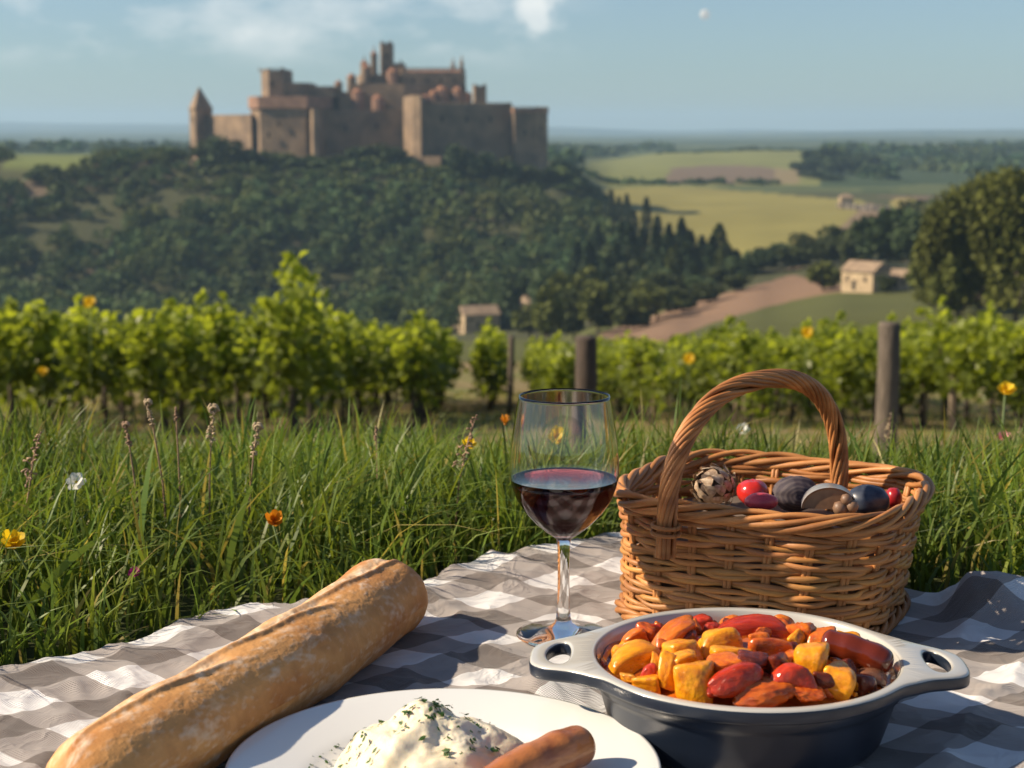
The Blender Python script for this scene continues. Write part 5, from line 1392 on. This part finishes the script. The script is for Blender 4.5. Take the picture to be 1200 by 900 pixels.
# binding round the front foot
for zb in (.062, .070, .094, .100):
    pts = []
    for k in range(25):
        t_ = 2*math.pi*k/24; pts.append(Vector((hf.x, hf.y, zb + .0015*math.sin(t_*.5))) + fr_n*math.cos(t_)*.0112 + Vector((fr_n.y, -fr_n.x, 0))*math.sin(t_)*.0112)
    b.tube(pts, .0019, 6, tint=(1.0, .93, .85)) if zb > .09 else None
b.build('handle', WICK, bk, tint=True)

# basket contents (each rests on the hidden filling below the rim)
CLOTHM = mat('basket_cloth', (.16, .12, .09), .9)
b = MB(); b.prism([(loop_pt(2*math.pi*k/48, .05, -.014).x, loop_pt(2*math.pi*k/48, .05, -.014).y) for k in range(48)], .010, .078)
o = b.build('basket_liner', CLOTHM); o.location = (BASK[0], BASK[1], BZ); tag(o, 'dark folded cloth filling the inside of the basket', 'cloth')
BC = Vector((0, 0, BZ + .080))
def fruit(name, u, v, wp, hp_, m, label, cat, sh='round', ang_=0, dep=None, seed=1, Y=None):
    zc = BZ + .098; p = at_z(u, v, zc) if Y is None else at_y(u, v, Y); px = 1.42/F
    bm = bmesh.new(); bmesh.ops.create_icosphere(bm, subdivisions=4, radius=1.0)
    for v_ in bm.verts:
        q = v_.co.copy(); n = mnoise.noise(q*1.5 + Vector((seed, 0, 0)))*.05
        if sh == 'ribbed': n += .05*abs(math.sin(q.x*9))*(1 - q.x*q.x) + .03*math.cos(7*math.atan2(q.z, q.y)) ; q.x *= 1.0
        if sh == 'plum': n += -.10*math.exp(-(math.atan2(q.y, abs(q.x) + 1e-6)**2)/.02)*(q.z > 0) - .25*math.exp(-((q.x - 1)**2 + q.y**2)/.05)
        if sh == 'tomato': n += .03*math.cos(5*math.atan2(q.y, q.x))*abs(q.z) - .16*math.exp(-(q.x**2 + q.y**2)/.04)*(q.z > 0)
        if sh == 'curl': n += .13*math.sin(9*(q.x**2 + q.z**2)**.5*2.2 + 1.5*math.atan2(q.z, q.x) + 2*mnoise.noise(q*2)) + .06*mnoise.noise(q*6)
        v_.co = q*(1 + n)
    for f in bm.faces: f.smooth = True
    me = bpy.data.meshes.new(name); bm.to_mesh(me); bm.free(); me.materials.append(m)
    o = link(name, me); o.location = p; o.scale = (wp/2*px, (dep or wp)/2*px, hp_/2*px); o.rotation_euler = (0, 0, R(ang_))
    return tag(o, label, cat)
def stripe_mat(name, c1, c2, sc, dist=6):
    m = mat(name, c1, .55, bump=.4, bump_scale=60); N = m.node_tree.nodes; L = m.node_tree.links; p = pr(m)
    w_ = N.new('ShaderNodeTexWave'); w_.wave_type = 'RINGS'; w_.rings_direction = 'Y'; w_.inputs['Scale'].default_value = sc; w_.inputs['Distortion'].default_value = dist; w_.inputs['Detail'].default_value = 3
    t_ = N.new('ShaderNodeTexCoord'); L.new(t_.outputs['Object'], w_.inputs[0]); r_ = N.new('ShaderNodeValToRGB'); L.new(w_.outputs['Fac'], r_.inputs[0])
    r_.color_ramp.elements[0].color = (*c2, 1); r_.color_ramp.elements[1].color = (*c1, 1); r_.color_ramp.elements[0].position = .25; r_.color_ramp.elements[1].position = .6
    L.new(r_.outputs[0], p.inputs['Base Color']); return m
def artichoke(u, v, wp):
    p = at_z(u, v, BZ + .098); r0 = wp/2*1.42/F
    o = empty('artichoke', p, 'cream and brown curled artichoke at the left end inside the basket', 'artichoke', None, R(-35))
    b = MB(); b.lathe([(0, -r0*.8), (r0*.6, -r0*.6), (r0*.82, 0), (r0*.6, r0*.6), (0, r0*.8)], 20); b.build('core', mat('artichoke_core', (.05, .028, .018), .8), o)
    LM = mat('artichoke_leaf', (.58, .47, .35), .6, (.30, .19, .12), 260, 4, tint=True, bump=.4, bump_scale=300, bump_dist=.001)
    b = MB(); r = random.Random(5); N_ = 46
    axis = Vector((-.35, -.8, .45)).normalized(); ua = axis.orthogonal().normalized(); va = axis.cross(ua)
    for i in range(N_):
        th = math.acos(1 - 1.75*(i + .5)/N_); ph = i*2.39996
        c = lambda t_, f_: axis*math.cos(t_) + (ua*math.cos(f_) + va*math.sin(f_))*math.sin(t_)
        w_ = .42 + .1*r.random(); P = []; T_ = 5
        rad = r0*(.86 + .16*i/N_)
        for a_ in range(T_):
            q = a_/(T_ - 1)
            for b_ in range(5):
                k_ = (b_ - 2)/2; wd_ = w_*(1 - .75*q**2.2)/max(.35, math.sin(th) + .25)
                lift = 1 + .17*q**2 + .05*(1 - k_*k_)
                P.append(c(max(.02, th + .42 - .62*q), ph + k_*wd_*.75)*rad*lift)
        t0 = r.uniform(.75, 1.15)
        b.add(P, [(a_*5 + b_, a_*5 + b_ + 1, a_*5 + b_ + 6, a_*5 + b_ + 5) for a_ in range(4) for b_ in range(4)], 0, (t0, t0*.96, t0*.9))
    b.build('leaves', LM, o, tint=True)
artichoke(836, 571, 54)
fruit('tomato', 882, 577, 40, 32, mat('tomato_red', (.55, .018, .016), .2, (.48, .03, .018), 6, spec=.5, coat=.3), 'bright red tomato in the basket beside the curled artichoke', 'tomato', 'tomato', 10, 40, 3)
fruit('radish', 892, 588, 38, 20, mat('radish_pink', (.50, .06, .08), .35, (.42, .04, .06), 8), 'dull pink radish under the red tomato in the basket', 'radish', 'round', 0, 26, 4, Y=1.335)
FIGM = mat('fig_skin', (.055, .032, .045), .38, (.11, .07, .075), 3, 5, bump=.3, bump_scale=20, spec=.5)
fg = fruit('fig', 932, 578, 56, 42, stripe_mat('fig_ribs', (.040, .028, .040), (.085, .065, .07), 1.6, 3.0), 'dark ribbed purple fig in the middle of the basket', 'fig', 'ribbed', 5, 42, 5)
pm = fruit('plum', 1018, 586, 52, 36, mat('plum_skin', (.018, .026, .05), .35, (.05, .06, .085), 2.5, 5, spec=.5), 'blue black plum at the right end inside the basket', 'plum', 'plum', -10, 42, 6, Y=1.375)
fruit('pepper', 1047, 583, 20, 24, mat('dark_red_skin', (.35, .015, .02), .3), 'small dark red pepper right of the plum in the basket', 'pepper', 'tomato', 0, 24, 7, Y=1.40)
# halved mushroom: pale rim, brown cut face, small segments
mp_ = at_y(972, 586, 1.315)
mo = empty('cut_mushroom', mp_, 'halved brown mushroom with pale rim between fig and plum', 'mushroom', None, R(-8))
b = MB(); prof = []
RIM = mat('mushroom_cap', (.34, .32, .30), .3, (.22, .21, .21), 50, spec=.5); FACE = mat('mushroom_flesh', (.30, .17, .09), .5, (.17, .09, .05), 60)
def half_disc(r, y0, y1, s=1.0, n=26): return [(r*math.cos(math.pi*k/n)*1.25*s, r*math.sin(math.pi*k/n)*s) for k in range(n + 1)]
hd = half_disc(.0185, 0, 0)
P = [(x, -.009, z - .006) for x, z in hd] + [(x*.97, .012, z*.97 - .006) for x, z in hd]
n_ = len(hd); b.add(P, [(k, k+1, n_+k+1, n_+k) for k in range(n_-1)] + [tuple(range(n_, 2*n_))]); b.build('cap', RIM, mo)
b = MB(); b.add([(x*.9, -.0075, z*.9 - .006) for x, z in hd], [tuple(range(n_-1, -1, -1))]); 
b.add([(x*.9, -.0075, z*.9 - .006) for x, z in hd] + [(x, -.009, z - .006) for x, z in hd], [(k, n_+k, n_+k+1, k+1) for k in range(n_-1)]); b.build('cut_face', FACE, mo, smooth=False)
b = MB()
for (x, z, r_) in ((.008, -.004, .0062), (.0175, -.002, .0058), (.013, .0035, .005)):
    b.lathe([(0, -r_), (r_*.7, -r_*.7), (r_, 0), (r_*.75, r_*.75), (0, r_)], 12, (x, -.012, z))
b.build('nut', mat('nut_brown', (.30, .19, .11), .5, (.18, .10, .06), 40), mo)

# ------------------------------------------------------------------ day moon
p = Vector(((826 - 600)/F, 0, 0)); dirv = Vector(((826 - 600)/F, math.cos(PITCH) + (450 - 17)/F*math.sin(PITCH), -math.sin(PITCH) + (450 - 17)/F*math.cos(PITCH))).normalized()
bm = bmesh.new(); bmesh.ops.create_uvsphere(bm, u_segments=32, v_segments=20, radius=135)
for v_ in bm.verts: v_.co *= 1 + .01*mnoise.noise(v_.co*.02)
for f in bm.faces: f.smooth = True
me = bpy.data.meshes.new('moon'); bm.to_mesh(me); bm.free(); mm = mat('moon_glow', (.20, .20, .20), .9, (.16, .16, .16), .02); pr(mm).inputs['Emission Color'].default_value = (.75, .80, .78, 1); pr(mm).inputs['Emission Strength'].default_value = .36; me.materials.append(mm)  # pale daylight on the disc is put in as emission, not reflected
o = link('moon', me); o.location = dirv*45000; tag(o, 'small pale day moon high in the sky', 'moon')
